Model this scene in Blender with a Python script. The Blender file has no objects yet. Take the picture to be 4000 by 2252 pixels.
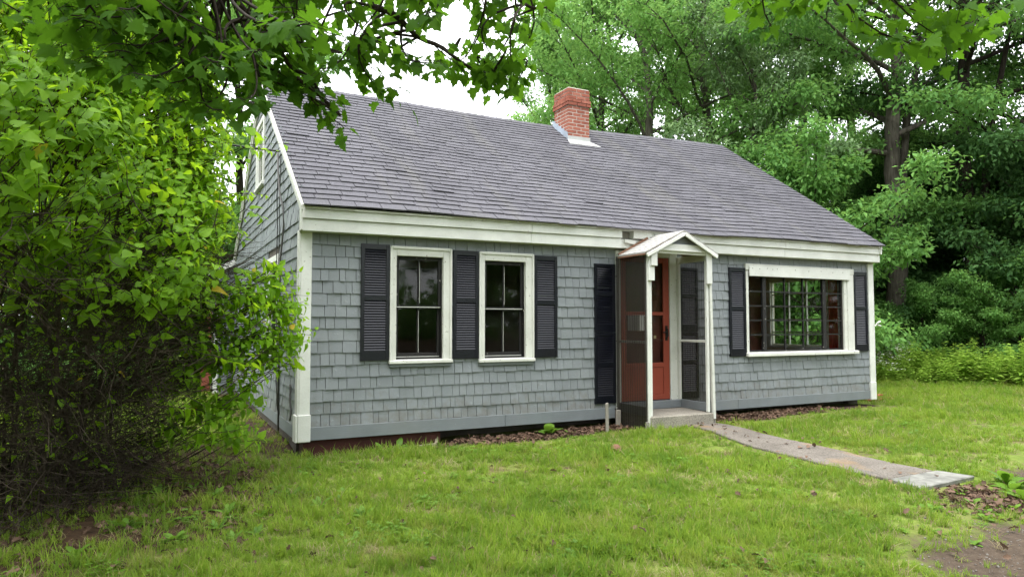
import bpy, bmesh, math, random
import numpy as np
from mathutils import Vector, Matrix
PI = math.pi
R = math.radians
rng = np.random.default_rng(7)
random.seed(7)
sc = bpy.context.scene
col = sc.collection

# ------------------------------------------------------------------ camera
CAM = np.array([-1.4628, -8.2007, 1.3280])
YAW, PITCH = 0.4729, 0.0518
cam_d = bpy.data.cameras.new('camera')
cam = bpy.data.objects.new('camera', cam_d)
col.objects.link(cam)
cam.location = CAM
cam.rotation_euler = (PI / 2 + PITCH, 0, -YAW)
cam_d.sensor_width = 36
cam_d.lens = 2707.8 / 4000 * 36
cam_d.clip_start = 0.05
cam_d.clip_end = 1500
sc.camera = cam

# ------------------------------------------------------------------ overcast sky, soft sun, exposure
SUN_EL, SUN_AZ = R(72), R(-125)          # direction towards the sun, azimuth from +Y towards +X
w = bpy.data.worlds.new('World')
sc.world = w
w.use_nodes = True
nt = w.node_tree
nt.nodes.clear()
n_out = nt.nodes.new('ShaderNodeOutputWorld')
n_bg = nt.nodes.new('ShaderNodeBackground')
n_sky = nt.nodes.new('ShaderNodeTexSky')
n_sky.sky_type = 'NISHITA'
n_sky.sun_disc = False
n_sky.sun_elevation = SUN_EL
n_sky.sun_rotation = SUN_AZ
n_sky.dust_density = 4.0
n_mix = nt.nodes.new('ShaderNodeMix')
n_mix.data_type = 'RGBA'
n_mix.inputs['Factor'].default_value = 0.86
n_mix.inputs['B'].default_value = (9.6, 9.8, 10.0, 1)
nt.links.new(n_sky.outputs[0], n_mix.inputs['A'])
nt.links.new(n_mix.outputs['Result'], n_bg.inputs['Color'])
n_bg.inputs['Strength'].default_value = 0.14
nt.links.new(n_bg.outputs[0], n_out.inputs['Surface'])
sun_d = bpy.data.lights.new('sun', 'SUN')
sun_d.energy = 1.5
sun_d.angle = R(40)
sun_d.color = (1.0, 0.97, 0.92)
sun = bpy.data.objects.new('sun', sun_d)
col.objects.link(sun)
sdir = Vector((math.sin(SUN_AZ) * math.cos(SUN_EL), math.cos(SUN_AZ) * math.cos(SUN_EL), math.sin(SUN_EL)))
sun.rotation_euler = sdir.to_track_quat('Z', 'Y').to_euler()
sun.location = sdir * 60
sc.view_settings.view_transform = 'Standard'
sc.view_settings.look = 'None'
sc.view_settings.exposure = 1.55
sc.view_settings.gamma = 1.0
sc.view_settings.use_curve_mapping = False
sc.cycles.max_bounces = 10
sc.cycles.diffuse_bounces = 5
sc.cycles.glossy_bounces = 3
sc.cycles.transmission_bounces = 7
sc.cycles.transparent_max_bounces = 16
sc.cycles.use_denoising = True
sc.cycles.caustics_reflective = False
sc.cycles.caustics_refractive = False

FWD = np.array([math.sin(YAW) * math.cos(PITCH), math.cos(YAW) * math.cos(PITCH), math.sin(PITCH)])
RGT = np.array([math.cos(YAW), -math.sin(YAW), 0.0])
UPV = np.cross(RGT, FWD)


def view(P):
    """picture position (4000 px wide) and depth of points, only to rank pieces by size in view"""
    d = np.atleast_2d(P) - CAM
    z = d @ FWD
    zz = np.where(z > .1, z, .1)
    return 2000 + 2707.8 * (d @ RGT) / zz, 1126 - 2707.8 * (d @ UPV) / zz, z


def bearing(px, dist):
    a = YAW + math.atan((px - 2000) / 2707.8)
    return CAM[0] + dist * math.sin(a), CAM[1] + dist * math.cos(a)


def along(px, py, dist):
    d = FWD * 2707.8 + RGT * (px - 2000) - UPV * (py - 1126)
    return CAM + d / np.linalg.norm(d) * dist


# ------------------------------------------------------------------ materials
def newmat(name):
    m = bpy.data.materials.new(name)
    m.use_nodes = True
    t = m.node_tree
    t.nodes.clear()
    o = t.nodes.new('ShaderNodeOutputMaterial')
    return m, t, o


def N(t, kind, **kw):
    n = t.nodes.new(kind)
    for k, v in kw.items():
        if k in n.inputs:
            n.inputs[k].default_value = v
        else:
            setattr(n, k, v)
    return n


def L(t, a, b):
    t.links.new(a, b)


def pos_noise(t, scale=(1, 1, 1), detail=4, rough=.55, s=1.0):
    g = N(t, 'ShaderNodeNewGeometry')
    mp = N(t, 'ShaderNodeMapping')
    mp.inputs['Scale'].default_value = scale
    L(t, g.outputs['Position'], mp.inputs['Vector'])
    n = N(t, 'ShaderNodeTexNoise', Scale=s, Detail=detail, Roughness=rough)
    L(t, mp.outputs[0], n.inputs['Vector'])
    return n.outputs['Fac']


def ramp(t, fac, stops):
    r = N(t, 'ShaderNodeValToRGB')
    e = r.color_ramp.elements
    while len(e) < len(stops):
        e.new(.5)
    for i, (p, c) in enumerate(stops):
        e[i].position = p
        e[i].color = (*c, 1) if len(c) == 3 else c
    L(t, fac, r.inputs[0])
    return r.outputs[0]


def mixc(t, fac, a, b, mode='MIX'):
    m = N(t, 'ShaderNodeMix', data_type='RGBA', blend_type=mode)
    for sock, v in (('Factor', fac), ('A', a), ('B', b)):
        if hasattr(v, 'is_output'):
            L(t, v, m.inputs[sock])
        elif isinstance(v, tuple):
            m.inputs[sock].default_value = (*v, 1)
        else:
            m.inputs[sock].default_value = v
    return m.outputs['Result']


def math_(t, op, a, b=None, c=None):
    m = N(t, 'ShaderNodeMath', operation=op)
    for i, v in enumerate((a, b, c)):
        if v is None:
            continue
        if hasattr(v, 'is_output'):
            L(t, v, m.inputs[i])
        else:
            m.inputs[i].default_value = v
    return m.outputs[0]


def rnd_piece(t):
    """a random number for each piece, whether it is an island of a mesh or an object"""
    g = N(t, 'ShaderNodeNewGeometry')
    o = N(t, 'ShaderNodeObjectInfo')
    return math_(t, 'FRACT', math_(t, 'ADD', g.outputs['Random Per Island'], o.outputs['Random']))


def principled(t, o, color, rough=.6, spec=.4, bump=None, bstr=.3, bdist=.01, metallic=0.0):
    p = N(t, 'ShaderNodeBsdfPrincipled')
    if hasattr(color, 'is_output'):
        L(t, color, p.inputs['Base Color'])
    else:
        p.inputs['Base Color'].default_value = (*color, 1)
    if hasattr(rough, 'is_output'):
        L(t, rough, p.inputs['Roughness'])
    else:
        p.inputs['Roughness'].default_value = rough
    p.inputs['Specular IOR Level'].default_value = spec
    p.inputs['Metallic'].default_value = metallic
    if bump is not None:
        b = N(t, 'ShaderNodeBump', Strength=bstr, Distance=bdist)
        L(t, bump, b.inputs['Height'])
        L(t, b.outputs[0], p.inputs['Normal'])
    if o is not None:
        L(t, p.outputs[0], o.inputs['Surface'])
    return p


def paint(name, c, dirt=(.25, .22, .17), grain=(6, 6, 60), rough=.55, wear=.0, var=.1, wear_c=(.2, .17, .13), spec=.35):
    m, t, o = newmat(name)
    n1 = pos_noise(t, (1, 1, 1), 5, .6, 3.0)
    n2 = pos_noise(t, grain, 4, .6, 2.0)
    r = rnd_piece(t)
    lo = tuple(x * (1 - var) for x in c)
    hi = tuple(min(.95, x * (1 + var)) for x in c)
    cc = ramp(t, n1, [(.3, lo), (.7, hi)])
    cc = mixc(t, math_(t, 'MULTIPLY', r, .16), cc, tuple(x * .45 for x in c))
    st = ramp(t, n2, [(.52, (0, 0, 0)), (.75, (1, 1, 1))])
    cc = mixc(t, math_(t, 'MULTIPLY', st, .14), cc, dirt)
    n4 = pos_noise(t, (1, 1, 1), 3, .5, 1.3)
    blot = ramp(t, n4, [(.5, (0, 0, 0)), (.72, (1, 1, 1))])
    cc = mixc(t, math_(t, 'MULTIPLY', blot, .12), cc, dirt)
    if wear > 0:
        n3 = pos_noise(t, (1, 1, 1), 6, .7, 22.0)
        ch = ramp(t, n3, [(.72 - wear * .2, (0, 0, 0)), (.735 - wear * .2, (1, 1, 1))])
        cc = mixc(t, ch, cc, wear_c)
    principled(t, o, cc, rough, spec, bump=n2, bstr=.35, bdist=.004)
    return m


M = {}
M['white'] = paint('white_paint', (.68, .69, .655), wear=.22, grain=(25, 25, 25))
M['white_worn'] = paint('worn_white_paint', (.64, .645, .60), wear=.38, grain=(30, 30, 30), wear_c=(.17, .14, .11))
M['skirt'] = paint('grey_skirt_paint', (.175, .195, .21), grain=(3, 3, 30), wear=.1, wear_c=(.4, .4, .4))
M['shutter'] = paint('black_shutter_plastic', (.0025, .0032, .008), grain=(20, 20, 20), rough=.30, var=.2, dirt=(.005, .006, .010), spec=.48)
M['black_sash'] = paint('chipped_black_paint', (.014, .013, .013), grain=(30, 30, 30), wear=.36, wear_c=(.42, .4, .36), var=.2, dirt=(.03, .03, .03))
M['door_red'] = paint('red_door_paint', (.29, .060, .035), grain=(20, 20, 20), rough=.45, var=.06, dirt=(.16, .05, .03))
M['red_base'] = paint('dark_red_foundation', (.060, .017, .014), grain=(2, 2, 14), rough=.8, var=.3, dirt=(.03, .02, .018))
M['panelling'] = paint('dark_wood_panelling', (.12, .035, .022), grain=(30, 30, 2), rough=.5, var=.3, dirt=(.03, .012, .01))
M['beige'] = paint('beige_plaster', (.66, .61, .48), rough=.85, var=.05)
M['curtain'] = paint('red_curtain_cloth', (.42, .045, .03), grain=(40, 40, 2), rough=.9, var=.2)
M['dark_room_and_recess'] = paint('dark_plaster_and_recess_shade', (.10, .085, .075), rough=.9, var=.2)
M['metal_black'] = paint('black_iron', (.01, .01, .01), rough=.4, var=.1)
M['cable'] = paint('black_cable_rubber', (.015, .015, .016), rough=.6, var=.1)
M['cable_grey'] = paint('grey_cable_rubber', (.09, .09, .09), rough=.7, var=.1)
M['grey_wood'] = paint('weathered_grey_wood', (.26, .24, .21), grain=(14, 14, 3), rough=.85, var=.25, dirt=(.1, .09, .07))
M['rot_wood'] = paint('rotten_brown_wood', (.17, .09, .055), grain=(12, 30, 12), rough=.9, var=.3, dirt=(.05, .03, .02))
M['red_board'] = paint('red_painted_board', (.33, .07, .04), grain=(12, 3, 12), rough=.7, var=.2)
M['timber'] = paint('edging_timber', (.22, .19, .13), grain=(3, 12, 12), rough=.9, var=.3)
M['mortar'] = paint('mortar', (.52, .47, .42), grain=(30, 30, 30), rough=.95, var=.15)
M['lead'] = paint('lead_flashing', (.33, .38, .45), grain=(10, 10, 20), rough=.5, var=.25, dirt=(.6, .62, .64))
M['apron'] = paint('pale_apron_flashing', (.44, .45, .44), grain=(14, 4, 4), rough=.6, var=.15, dirt=(.3, .3, .28))


def shingle_mat():
    m, t, o = newmat('grey_painted_wood_shingle')
    r = rnd_piece(t)
    n1 = pos_noise(t, (1, 1, 1), 5, .6, 2.2)
    gr = pos_noise(t, (95, 95, 5), 4, .65, 1.0)
    c = ramp(t, n1, [(.3, (.182, .200, .216)), (.7, (.232, .251, .266))])
    c = mixc(t, math_(t, 'MULTIPLY', r, .26), c, (.125, .140, .155))
    blis = pos_noise(t, (1, 1, 1), 3, .5, 26.0)
    bl = ramp(t, blis, [(.62, (0, 0, 0)), (.70, (1, 1, 1))])
    c = mixc(t, math_(t, 'MULTIPLY', bl, .3), c, (.29, .31, .32))
    ch = ramp(t, pos_noise(t, (60, 60, 16), 5, .7, 1.0), [(.70, (0, 0, 0)), (.73, (1, 1, 1))])
    c = mixc(t, math_(t, 'MULTIPLY', ch, .55), c, (.075, .07, .065))
    # soot and green mildew that settled on the north end of the old paint
    mil = ramp(t, pos_noise(t, (.5, .5, 1.4), 4, .6, 1.5), [(.5, (0, 0, 0)), (.8, (1, 1, 1))])
    c = mixc(t, math_(t, 'MULTIPLY', mil, .22), c, (.13, .15, .12))
    stk = ramp(t, pos_noise(t, (9, 9, .45), 4, .6, 1.0), [(.52, (0, 0, 0)), (.74, (1, 1, 1))])
    c = mixc(t, math_(t, 'MULTIPLY', stk, .20), c, (.12, .125, .12))
    gpos = N(t, 'ShaderNodeNewGeometry')
    sep = N(t, 'ShaderNodeSeparateXYZ')
    L(t, gpos.outputs['Position'], sep.inputs[0])
    spl = math_(t, 'SUBTRACT', pos_noise(t, (1, 1, 1), 5, .7, 7.0), math_(t, 'MULTIPLY', sep.outputs['Z'], .55))
    c = mixc(t, ramp(t, spl, [(.28, (0, 0, 0)), (.50, (.5, .5, .5))]), c, (.13, .115, .095))
    h = math_(t, 'ADD', math_(t, 'MULTIPLY', gr, .6), math_(t, 'MULTIPLY', bl, .7))
    principled(t, o, c, .5, .4, bump=h, bstr=.5, bdist=.004)
    return m


def asphalt_mat():
    m, t, o = newmat('grey_asphalt_roof_shingle')
    r = rnd_piece(t)
    g1 = pos_noise(t, (1, 1, 1), 2, .7, 150.0)
    n1 = pos_noise(t, (.8, .8, .8), 4, .6, 1.2)
    c = ramp(t, n1, [(.3, (.078, .076, .089)), (.72, (.115, .112, .129))])
    c = mixc(t, math_(t, 'MULTIPLY', r, .20), c, (.080, .078, .092))
    sp = ramp(t, g1, [(.38, (.45, .45, .45)), (.66, (1.5, 1.5, 1.5))])
    c = mixc(t, 1.0, c, sp, 'MULTIPLY')
    wet = ramp(t, pos_noise(t, (2.2, .35, .35), 4, .6, 1.4), [(.52, (0, 0, 0)), (.78, (1, 1, 1))])
    c = mixc(t, math_(t, 'MULTIPLY', wet, .36), c, (.155, .150, .125))
    principled(t, o, c, .85, .3, bump=g1, bstr=.5, bdist=.003)
    return m


def brick_mat():
    m, t, o = newmat('red_brick')
    r = rnd_piece(t)
    n1 = pos_noise(t, (1, 1, 1), 5, .65, 14.0)
    c = ramp(t, r, [(0, (.25, .080, .052)), (.5, (.31, .105, .070)), (1, (.36, .14, .098))])
    c = mixc(t, ramp(t, n1, [(.42, (0, 0, 0)), (.72, (.75, .75, .75))]), c, (.17, .065, .052))
    principled(t, o, c, .9, .2, bump=n1, bstr=.4, bdist=.006)
    return m


def concrete_mat(name, a, b, stain=None, agg=90.0):
    m, t, o = newmat(name)
    n1 = pos_noise(t, (1, 1, 1), 6, .65, 2.4)
    n2 = pos_noise(t, (1, 1, 1), 3, .6, agg)
    c = ramp(t, n1, [(.3, a), (.7, b)])
    sp = ramp(t, n2, [(.36, (.62, .62, .62)), (.66, (1.3, 1.3, 1.3))])
    c = mixc(t, 1.0, c, sp, 'MULTIPLY')
    if stain:
        n3 = pos_noise(t, (1, .7, 1), 4, .6, 1.7)
        c = mixc(t, ramp(t, n3, [(.57, (0, 0, 0)), (.68, (.42, .42, .42))]), c, stain)
    principled(t, o, c, .9, .25, bump=n2, bstr=.45, bdist=.005)
    return m


def bark_mat(name, a, b):
    m, t, o = newmat(name)
    n1 = pos_noise(t, (7, 7, 1.2), 5, .65, 2.0)
    n2 = pos_noise(t, (1, 1, 1), 4, .6, 1.1)
    c = ramp(t, n1, [(.35, a), (.65, b)])
    c = mixc(t, ramp(t, n2, [(.55, (0, 0, 0)), (.7, (.5, .5, .5))]), c, tuple(min(1, x * 1.9) for x in b))
    principled(t, o, c, .95, .15, bump=n1, bstr=.8, bdist=.02)
    return m


def leaf_mat(name, dark, light, trans=(.3, .5, .05), tfac=.45, rough=.65, patch=2.5, spec=.12, odd=None, sward=None):
    m, t, o = newmat(name)
    r = rnd_piece(t)
    n = pos_noise(t, (1, 1, 1), 3, .6, patch)
    mixf = math_(t, 'ADD', math_(t, 'MULTIPLY', r, .6), math_(t, 'MULTIPLY', math_(t, 'SUBTRACT', n, .3), .9))
    c = ramp(t, mixf, [(.1, dark), (.9, light)])
    if sward:
        # different grasses and thin, dried-out places
        c = mixc(t, ramp(t, pos_noise(t, (1, 1, 1), 4, .65, .8), [(.47, (0, 0, 0)), (.60, (.75, .75, .75))]), c, sward[0])
        c = mixc(t, ramp(t, pos_noise(t, (1.3, 1, 1), 5, .7, 1.7), [(.55, (0, 0, 0)), (.68, (.8, .8, .8))]), c, sward[1])
        c = mixc(t, ramp(t, pos_noise(t, (1, 1.2, 1), 3, .6, 6.0), [(.50, (0, 0, 0)), (.66, (.6, .6, .6))]), c, sward[0])
    if odd:
        c = mixc(t, ramp(t, r, [(odd[0], (0, 0, 0)), (odd[0] + .01, (1, 1, 1))]), c, odd[1])
    p = principled(t, None, c, rough, spec)
    tr = N(t, 'ShaderNodeBsdfTranslucent')
    L(t, mixc(t, .55, c, trans), tr.inputs['Color'])
    mx = N(t, 'ShaderNodeMixShader')
    mx.inputs[0].default_value = tfac
    L(t, p.outputs[0], mx.inputs[1])
    L(t, tr.outputs[0], mx.inputs[2])
    L(t, mx.outputs[0], o.inputs['Surface'])
    return m


def clear_mat(name, tint, gloss=.06, rough=.03, refl=(1, 1, 1), fres=1.45):
    """a see-through sheet: tinted pass-through plus a mirror reflection that grows at grazing angles"""
    m, t, o = newmat(name)
    tp = N(t, 'ShaderNodeBsdfTransparent')
    tp.inputs['Color'].default_value = (*tint, 1)
    gl = N(t, 'ShaderNodeBsdfGlossy', Roughness=rough)
    gl.inputs['Color'].default_value = (*refl, 1)
    lw = N(t, 'ShaderNodeLayerWeight', Blend=.5)
    fr = math_(t, 'MULTIPLY_ADD', math_(t, 'POWER', lw.outputs['Facing'], 5.0), .55, .014)
    mx = N(t, 'ShaderNodeMixShader')
    L(t, fr, mx.inputs[0])
    L(t, tp.outputs[0], mx.inputs[1])
    L(t, gl.outputs[0], mx.inputs[2])
    L(t, mx.outputs[0], o.inputs['Surface'])
    return m


def corrugated_mat():
    m, t, o = newmat('smoky_corrugated_plastic')
    tp = N(t, 'ShaderNodeBsdfTransparent')
    n = pos_noise(t, (1, 1, .15), 4, .6, 9.0)
    tint = ramp(t, n, [(.3, (.36, .35, .345)), (.7, (.52, .505, .50))])
    L(t, tint, tp.inputs['Color'])
    p = principled(t, None, (.040, .034, .029), .22, .5)
    mx = N(t, 'ShaderNodeMixShader')
    lw = N(t, 'ShaderNodeLayerWeight', Blend=.5)
    L(t, math_(t, 'MULTIPLY_ADD', lw.outputs['Facing'], .62, .30), mx.inputs[0])
    L(t, tp.outputs[0], mx.inputs[1])
    L(t, p.outputs[0], mx.inputs[2])
    L(t, mx.outputs[0], o.inputs['Surface'])
    return m


def ground_mat():
    m, t, o = newmat('lawn_soil')
    at = {}
    for k in ('dirt', 'litter', 'mulch'):
        a = N(t, 'ShaderNodeAttribute', attribute_name=k)
        at[k] = a.outputs['Fac']
    n1 = pos_noise(t, (1, 1, 1), 5, .65, 1.4)
    n2 = pos_noise(t, (1, 1, 1), 6, .7, 14.0)
    n3 = pos_noise(t, (1, 1, 1), 4, .7, 60.0)
    lawn = ramp(t, n2, [(.3, (.07, .105, .018)), (.55, (.13, .18, .03)), (.75, (.22, .24, .065))])
    lawn = mixc(t, ramp(t, n1, [(.50, (0, 0, 0)), (.66, (.75, .75, .75))]), lawn, (.19, .145, .075))
    dirt = ramp(t, n2, [(.3, (.042, .030, .022)), (.7, (.098, .073, .053))])
    dirt = mixc(t, ramp(t, n3, [(.6, (0, 0, 0)), (.72, (.6, .6, .6))]), dirt, (.22, .19, .15))
    lawn = mixc(t, ramp(t, pos_noise(t, (1, 1, 1), 4, .6, 3.1), [(.52, (0, 0, 0)), (.66, (.7, .7, .7))]), lawn, (.10, .075, .045))
    lit = ramp(t, n2, [(.3, (.028, .018, .011)), (.7, (.085, .05, .028))])
    mul = ramp(t, n3, [(.3, (.02, .014, .011)), (.7, (.07, .04, .03))])
    f = lambda k: ramp(t, math_(t, 'ADD', at[k], math_(t, 'MULTIPLY', math_(t, 'SUBTRACT', n2, .5), .8)), [(.38, (0, 0, 0)), (.6, (1, 1, 1))])
    c = mixc(t, f('dirt'), lawn, dirt)
    c = mixc(t, f('litter'), c, lit)
    c = mixc(t, f('mulch'), c, mul)
    principled(t, o, c, .95, .15, bump=n3, bstr=.6, bdist=.01)
    return m


M['shingle'] = shingle_mat()
M['asphalt'] = asphalt_mat()
M['brick'] = brick_mat()
M['concrete'] = concrete_mat('step_concrete', (.19, .175, .148), (.30, .277, .235))
M['walk'] = concrete_mat('walkway_concrete', (.105, .092, .078), (.18, .160, .138), stain=(.30, .175, .065), agg=60.0)
M['slate'] = concrete_mat('bluestone_slab', (.14, .142, .13), (.22, .218, .195), agg=7.0)
M['porch_roof'] = paint('flaking_white_roofing', (.34, .335, .32), grain=(20, 4, 20), rough=.85, wear=.75, wear_c=(.22, .19, .16), var=.12)
M['bark'] = bark_mat('grey_bark', (.05, .043, .035), (.13, .115, .095))
M['bark_dark'] = bark_mat('dark_bark', (.018, .014, .011), (.05, .04, .032))
M['twig'] = bark_mat('grey_brown_twig', (.028, .021, .015), (.085, .068, .050))
M['glass'] = clear_mat('window_glass', (.95, .965, .955))
M['storm_glass'] = clear_mat('storm_door_glass', (.88, .89, .89))
M['corrugated'] = corrugated_mat()
M['ground'] = ground_mat()
M['maple'] = leaf_mat('maple_leaf', (.030, .088, .010), (.088, .20, .018), trans=(.20, .44, .018), tfac=.45, patch=1.2)
M['lilac'] = leaf_mat('heart_leaf', (.095, .210, .008), (.23, .43, .018), trans=(.58, .88, .03), tfac=.50, spec=.22, rough=.5, patch=1.0, odd=(.992, (.5, .3, .02)))
M['leaf_ash'] = leaf_mat('bright_tree_leaf', (.100, .235, .060), (.235, .44, .12), trans=(.40, .64, .15), tfac=.42, patch=.5)
M['leaf_mid'] = leaf_mat('mid_tree_leaf', (.075, .19, .048), (.19, .37, .095), trans=(.34, .60, .12), tfac=.40, patch=.5)
M['leaf_dark'] = leaf_mat('dark_tree_leaf', (.030, .085, .026), (.085, .18, .052), trans=(.15, .31, .06), tfac=.36, patch=.5)
M['leaf_pale'] = leaf_mat('pale_tree_leaf', (.11, .20, .085), (.25, .37, .17), trans=(.3, .46, .15), tfac=.34, patch=.6)
M['weed'] = leaf_mat('weed_leaf', (.17, .30, .04), (.33, .50, .085), trans=(.50, .70, .10), tfac=.43, patch=1.5)
M['grass'] = leaf_mat('grass_blade', (.098, .190, .018), (.295, .40, .055), trans=(.42, .58, .06), tfac=.46, patch=1.4, rough=.6, odd=(.93, (.30, .25, .11)), sward=((.075, .165, .020), (.30, .27, .085)))
M['straw'] = leaf_mat('dead_grass_straw', (.20, .16, .08), (.42, .36, .20), trans=(.4, .34, .2), tfac=.3, patch=1.0)
M['dry_leaf'] = leaf_mat('dry_brown_leaf', (.042, .026, .018), (.21, .135, .095), trans=(.17, .11, .07), tfac=.15, patch=6.0)
M['stone'] = paint('small_stone', (.17, .155, .14), rough=.9, var=.4, grain=(40, 40, 40))
M['weed_low'] = leaf_mat('low_weed_leaf', (.075, .165, .018), (.17, .31, .038), trans=(.26, .46, .04), tfac=.4, patch=1.5, spec=.25, rough=.5)
M['bloom'] = paint('white_blossom', (.75, .75, .68), rough=.8)


# ------------------------------------------------------------------ mesh helpers
class MB:
    def __init__(s):
        s.v, s.f = [], []

    def poly(s, pts):
        n = len(s.v)
        s.v.extend([tuple(map(float, p)) for p in pts])
        s.f.append(tuple(range(n, n + len(pts))))
        return s

    def hexa(s, p):
        """8 corners: bottom ring of four, then top ring"""
        n = len(s.v)
        s.v.extend([tuple(map(float, q)) for q in p])
        for a in ((3, 2, 1, 0), (4, 5, 6, 7), (0, 1, 5, 4), (1, 2, 6, 5), (2, 3, 7, 6), (3, 0, 4, 7)):
            s.f.append(tuple(n + i for i in a))
        return s

    def box(s, x0, x1, y0, y1, z0, z1, tilt=0.0):
        """tilt raises the x1 end"""
        return s.hexa([(x0, y0, z0), (x1, y0, z0 + tilt), (x1, y1, z0 + tilt), (x0, y1, z0),
                       (x0, y0, z1), (x1, y0, z1 + tilt), (x1, y1, z1 + tilt), (x0, y1, z1)])

    def beam(s, a, b, wx, wy, up=(0, 0, 1)):
        """rectangular bar from a to b"""
        a, b = Vector(a), Vector(b)
        d = (b - a).normalized()
        u = Vector(up)
        x = d.cross(u)
        if x.length < 1e-4:
            x = d.cross(Vector((0, 1, 0)))
        x.normalize()
        y = x.cross(d)
        x *= wx / 2
        y *= wy / 2
        return s.hexa([a - x - y, a + x - y, a + x + y, a - x + y, b - x - y, b + x - y, b + x + y, b - x + y])

    def tube(s, pts, radii, n=6, cap=True):
        pts = [Vector(p) for p in pts]
        base = len(s.v)
        ref = Vector((.3, .2, 1)).normalized()
        for i, p in enumerate(pts):
            d = (pts[min(i + 1, len(pts) - 1)] - pts[max(i - 1, 0)])
            d = d.normalized() if d.length > 1e-9 else Vector((0, 0, 1))
            x = d.cross(ref)
            if x.length < 1e-3:
                x = d.cross(Vector((1, 0, 0)))
            x.normalize()
            y = d.cross(x)
            r = radii[i] if hasattr(radii, '__len__') else radii
            for k in range(n):
                a = 2 * PI * k / n
                s.v.append(tuple(p + x * (math.cos(a) * r) + y * (math.sin(a) * r)))
        for i in range(len(pts) - 1):
            for k in range(n):
                a = base + i * n + k
                b = base + i * n + (k + 1) % n
                s.f.append((a, b, b + n, a + n))
        if cap:
            s.f.append(tuple(base + k for k in reversed(range(n))))
            s.f.append(tuple(base + (len(pts) - 1) * n + k for k in range(n)))
        return s

    def mesh(s, name, mat, smooth=False, weld=False):
        me = bpy.data.meshes.new(name)
        me.from_pydata(s.v, [], s.f)
        if weld:
            bm = bmesh.new()
            bm.from_mesh(me)
            bmesh.ops.remove_doubles(bm, verts=bm.verts, dist=1e-4)
            bm.to_mesh(me)
            bm.free()
        me.materials.append(M[mat] if isinstance(mat, str) else mat)
        if smooth:
            me.polygons.foreach_set('use_smooth', [True] * len(me.polygons))
        me.update()
        return me

    def build(s, name, mat, parent=None, smooth=False, kind=None, label=None, bevel=0.0, weld=False):
        return link(name, s.mesh(name, mat, smooth, weld), parent, kind, label, bevel)


def link(name, me, parent=None, kind=None, label=None, bevel=0.0):
    o = bpy.data.objects.new(name, me)
    col.objects.link(o)
    if parent is not None:
        o.parent = parent
    if kind:
        o['kind'] = kind
    if label:
        o['label'] = label
    if bevel > 0:
        b = o.modifiers.new('bevel', 'BEVEL')
        b.width = bevel
        b.segments = 1
        b.limit_method = 'ANGLE'
    return o


def thing(name, label, cat, loc=(0, 0, 0), rz=0.0, group=None, me=None):
    o = bpy.data.objects.new(name, me)
    col.objects.link(o)
    o.location = loc
    o.rotation_euler = (0, 0, rz)
    return tag(o, label, cat, group)


def tag(o, label, cat, group=None):
    o['label'] = label
    o['category'] = cat
    if group:
        o['group'] = group
    return o


def copy_tree(o, parent=None):
    c = o.copy()
    col.objects.link(c)
    c.parent = parent
    for ch in list(o.children):
        copy_tree(ch, c)
    return c


def mesh_np(name, V, F, mat, smooth=False):
    """V (n,3), F (m,k) all faces of one size"""
    me = bpy.data.meshes.new(name)
    V = np.asarray(V, np.float32)
    F = np.asarray(F, np.int32)
    m, k = F.shape
    me.vertices.add(len(V))
    me.vertices.foreach_set('co', V.ravel())
    me.loops.add(m * k)
    me.loops.foreach_set('vertex_index', F.ravel())
    me.polygons.add(m)
    me.polygons.foreach_set('loop_start', np.arange(0, m * k, k, dtype=np.int32))
    me.polygons.foreach_set('loop_total', np.full(m, k, np.int32))
    if smooth:
        me.polygons.foreach_set('use_smooth', np.ones(m, bool))
    me.materials.append(M[mat] if isinstance(mat, str) else mat)
    me.update(calc_edges=True)
    return me


def unit(a):
    return a / np.maximum(np.linalg.norm(a, axis=-1, keepdims=True), 1e-9)


def frames(D, Nn):
    """rotation matrices whose y axis is D and z axis close to Nn"""
    D = unit(D)
    X = unit(np.cross(D, Nn))
    Z = np.cross(X, D)
    return np.stack([X, D, Z], axis=-1)


def scatter(T, F, P, Rm, S):
    V = np.einsum('nij,kj->nki', Rm, T) * np.asarray(S)[:, None, None] + P[:, None, :]
    k = len(T)
    FF = (np.asarray(F)[None] + (np.arange(len(P)) * k)[:, None, None]).reshape(-1, np.asarray(F).shape[1])
    return V.reshape(-1, 3), FF


# leaf templates: y along the leaf, z its upper side, unit length
def fan_leaf(half, centre, fold=.12, droop=.15, stalk=0.0):
    pts = list(half) + [(-x, y) for x, y in reversed(half[1:-1])]
    V = [(0, centre, 0)] + [(x, y, fold * abs(x) - droop * max(0, y) ** 2) for x, y in pts]
    F = [(0, i + 1, (i + 1) % len(pts) + 1) for i in range(len(pts))]
    V = np.array(V, float)
    F = [(a, c, b) if (V[c] - V[a])[0] * (V[b] - V[a])[1] - (V[c] - V[a])[1] * (V[b] - V[a])[0] > 0 else (a, b, c) for a, b, c in F]
    return V, np.array(F)


MAPLE = fan_leaf([(0, 0), (.10, -.06), (.22, -.05), (.37, -.09), (.36, .03), (.31, .08), (.46, .12), (.66, .17), (.58, .28), (.55, .40),
                  (.43, .40), (.31, .45), (.32, .55), (.30, .68), (.19, .72), (.11, .83), (0, 1.0)], .24, .14, .16)
MAPLE_B = (MAPLE[0] * np.array([.92, 1.05, 1]) + np.stack([0 * MAPLE[0][:, 0], 0 * MAPLE[0][:, 0], .28 * MAPLE[0][:, 0] * MAPLE[0][:, 1] - .22 * MAPLE[0][:, 1] ** 2 - .3 * MAPLE[0][:, 0] ** 2], 1), MAPLE[1])
HEART = fan_leaf([(0, .02), (.16, -.05), (.32, .04), (.39, .20), (.36, .40), (.24, .64), (.10, .85), (0, 1.0)], .34, .22, .16)
HEART_B = fan_leaf([(0, .02), (.13, -.03), (.27, .05), (.33, .22), (.30, .42), (.19, .66), (.07, .88), (0, 1.05)], .36, .5, .42)
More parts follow.
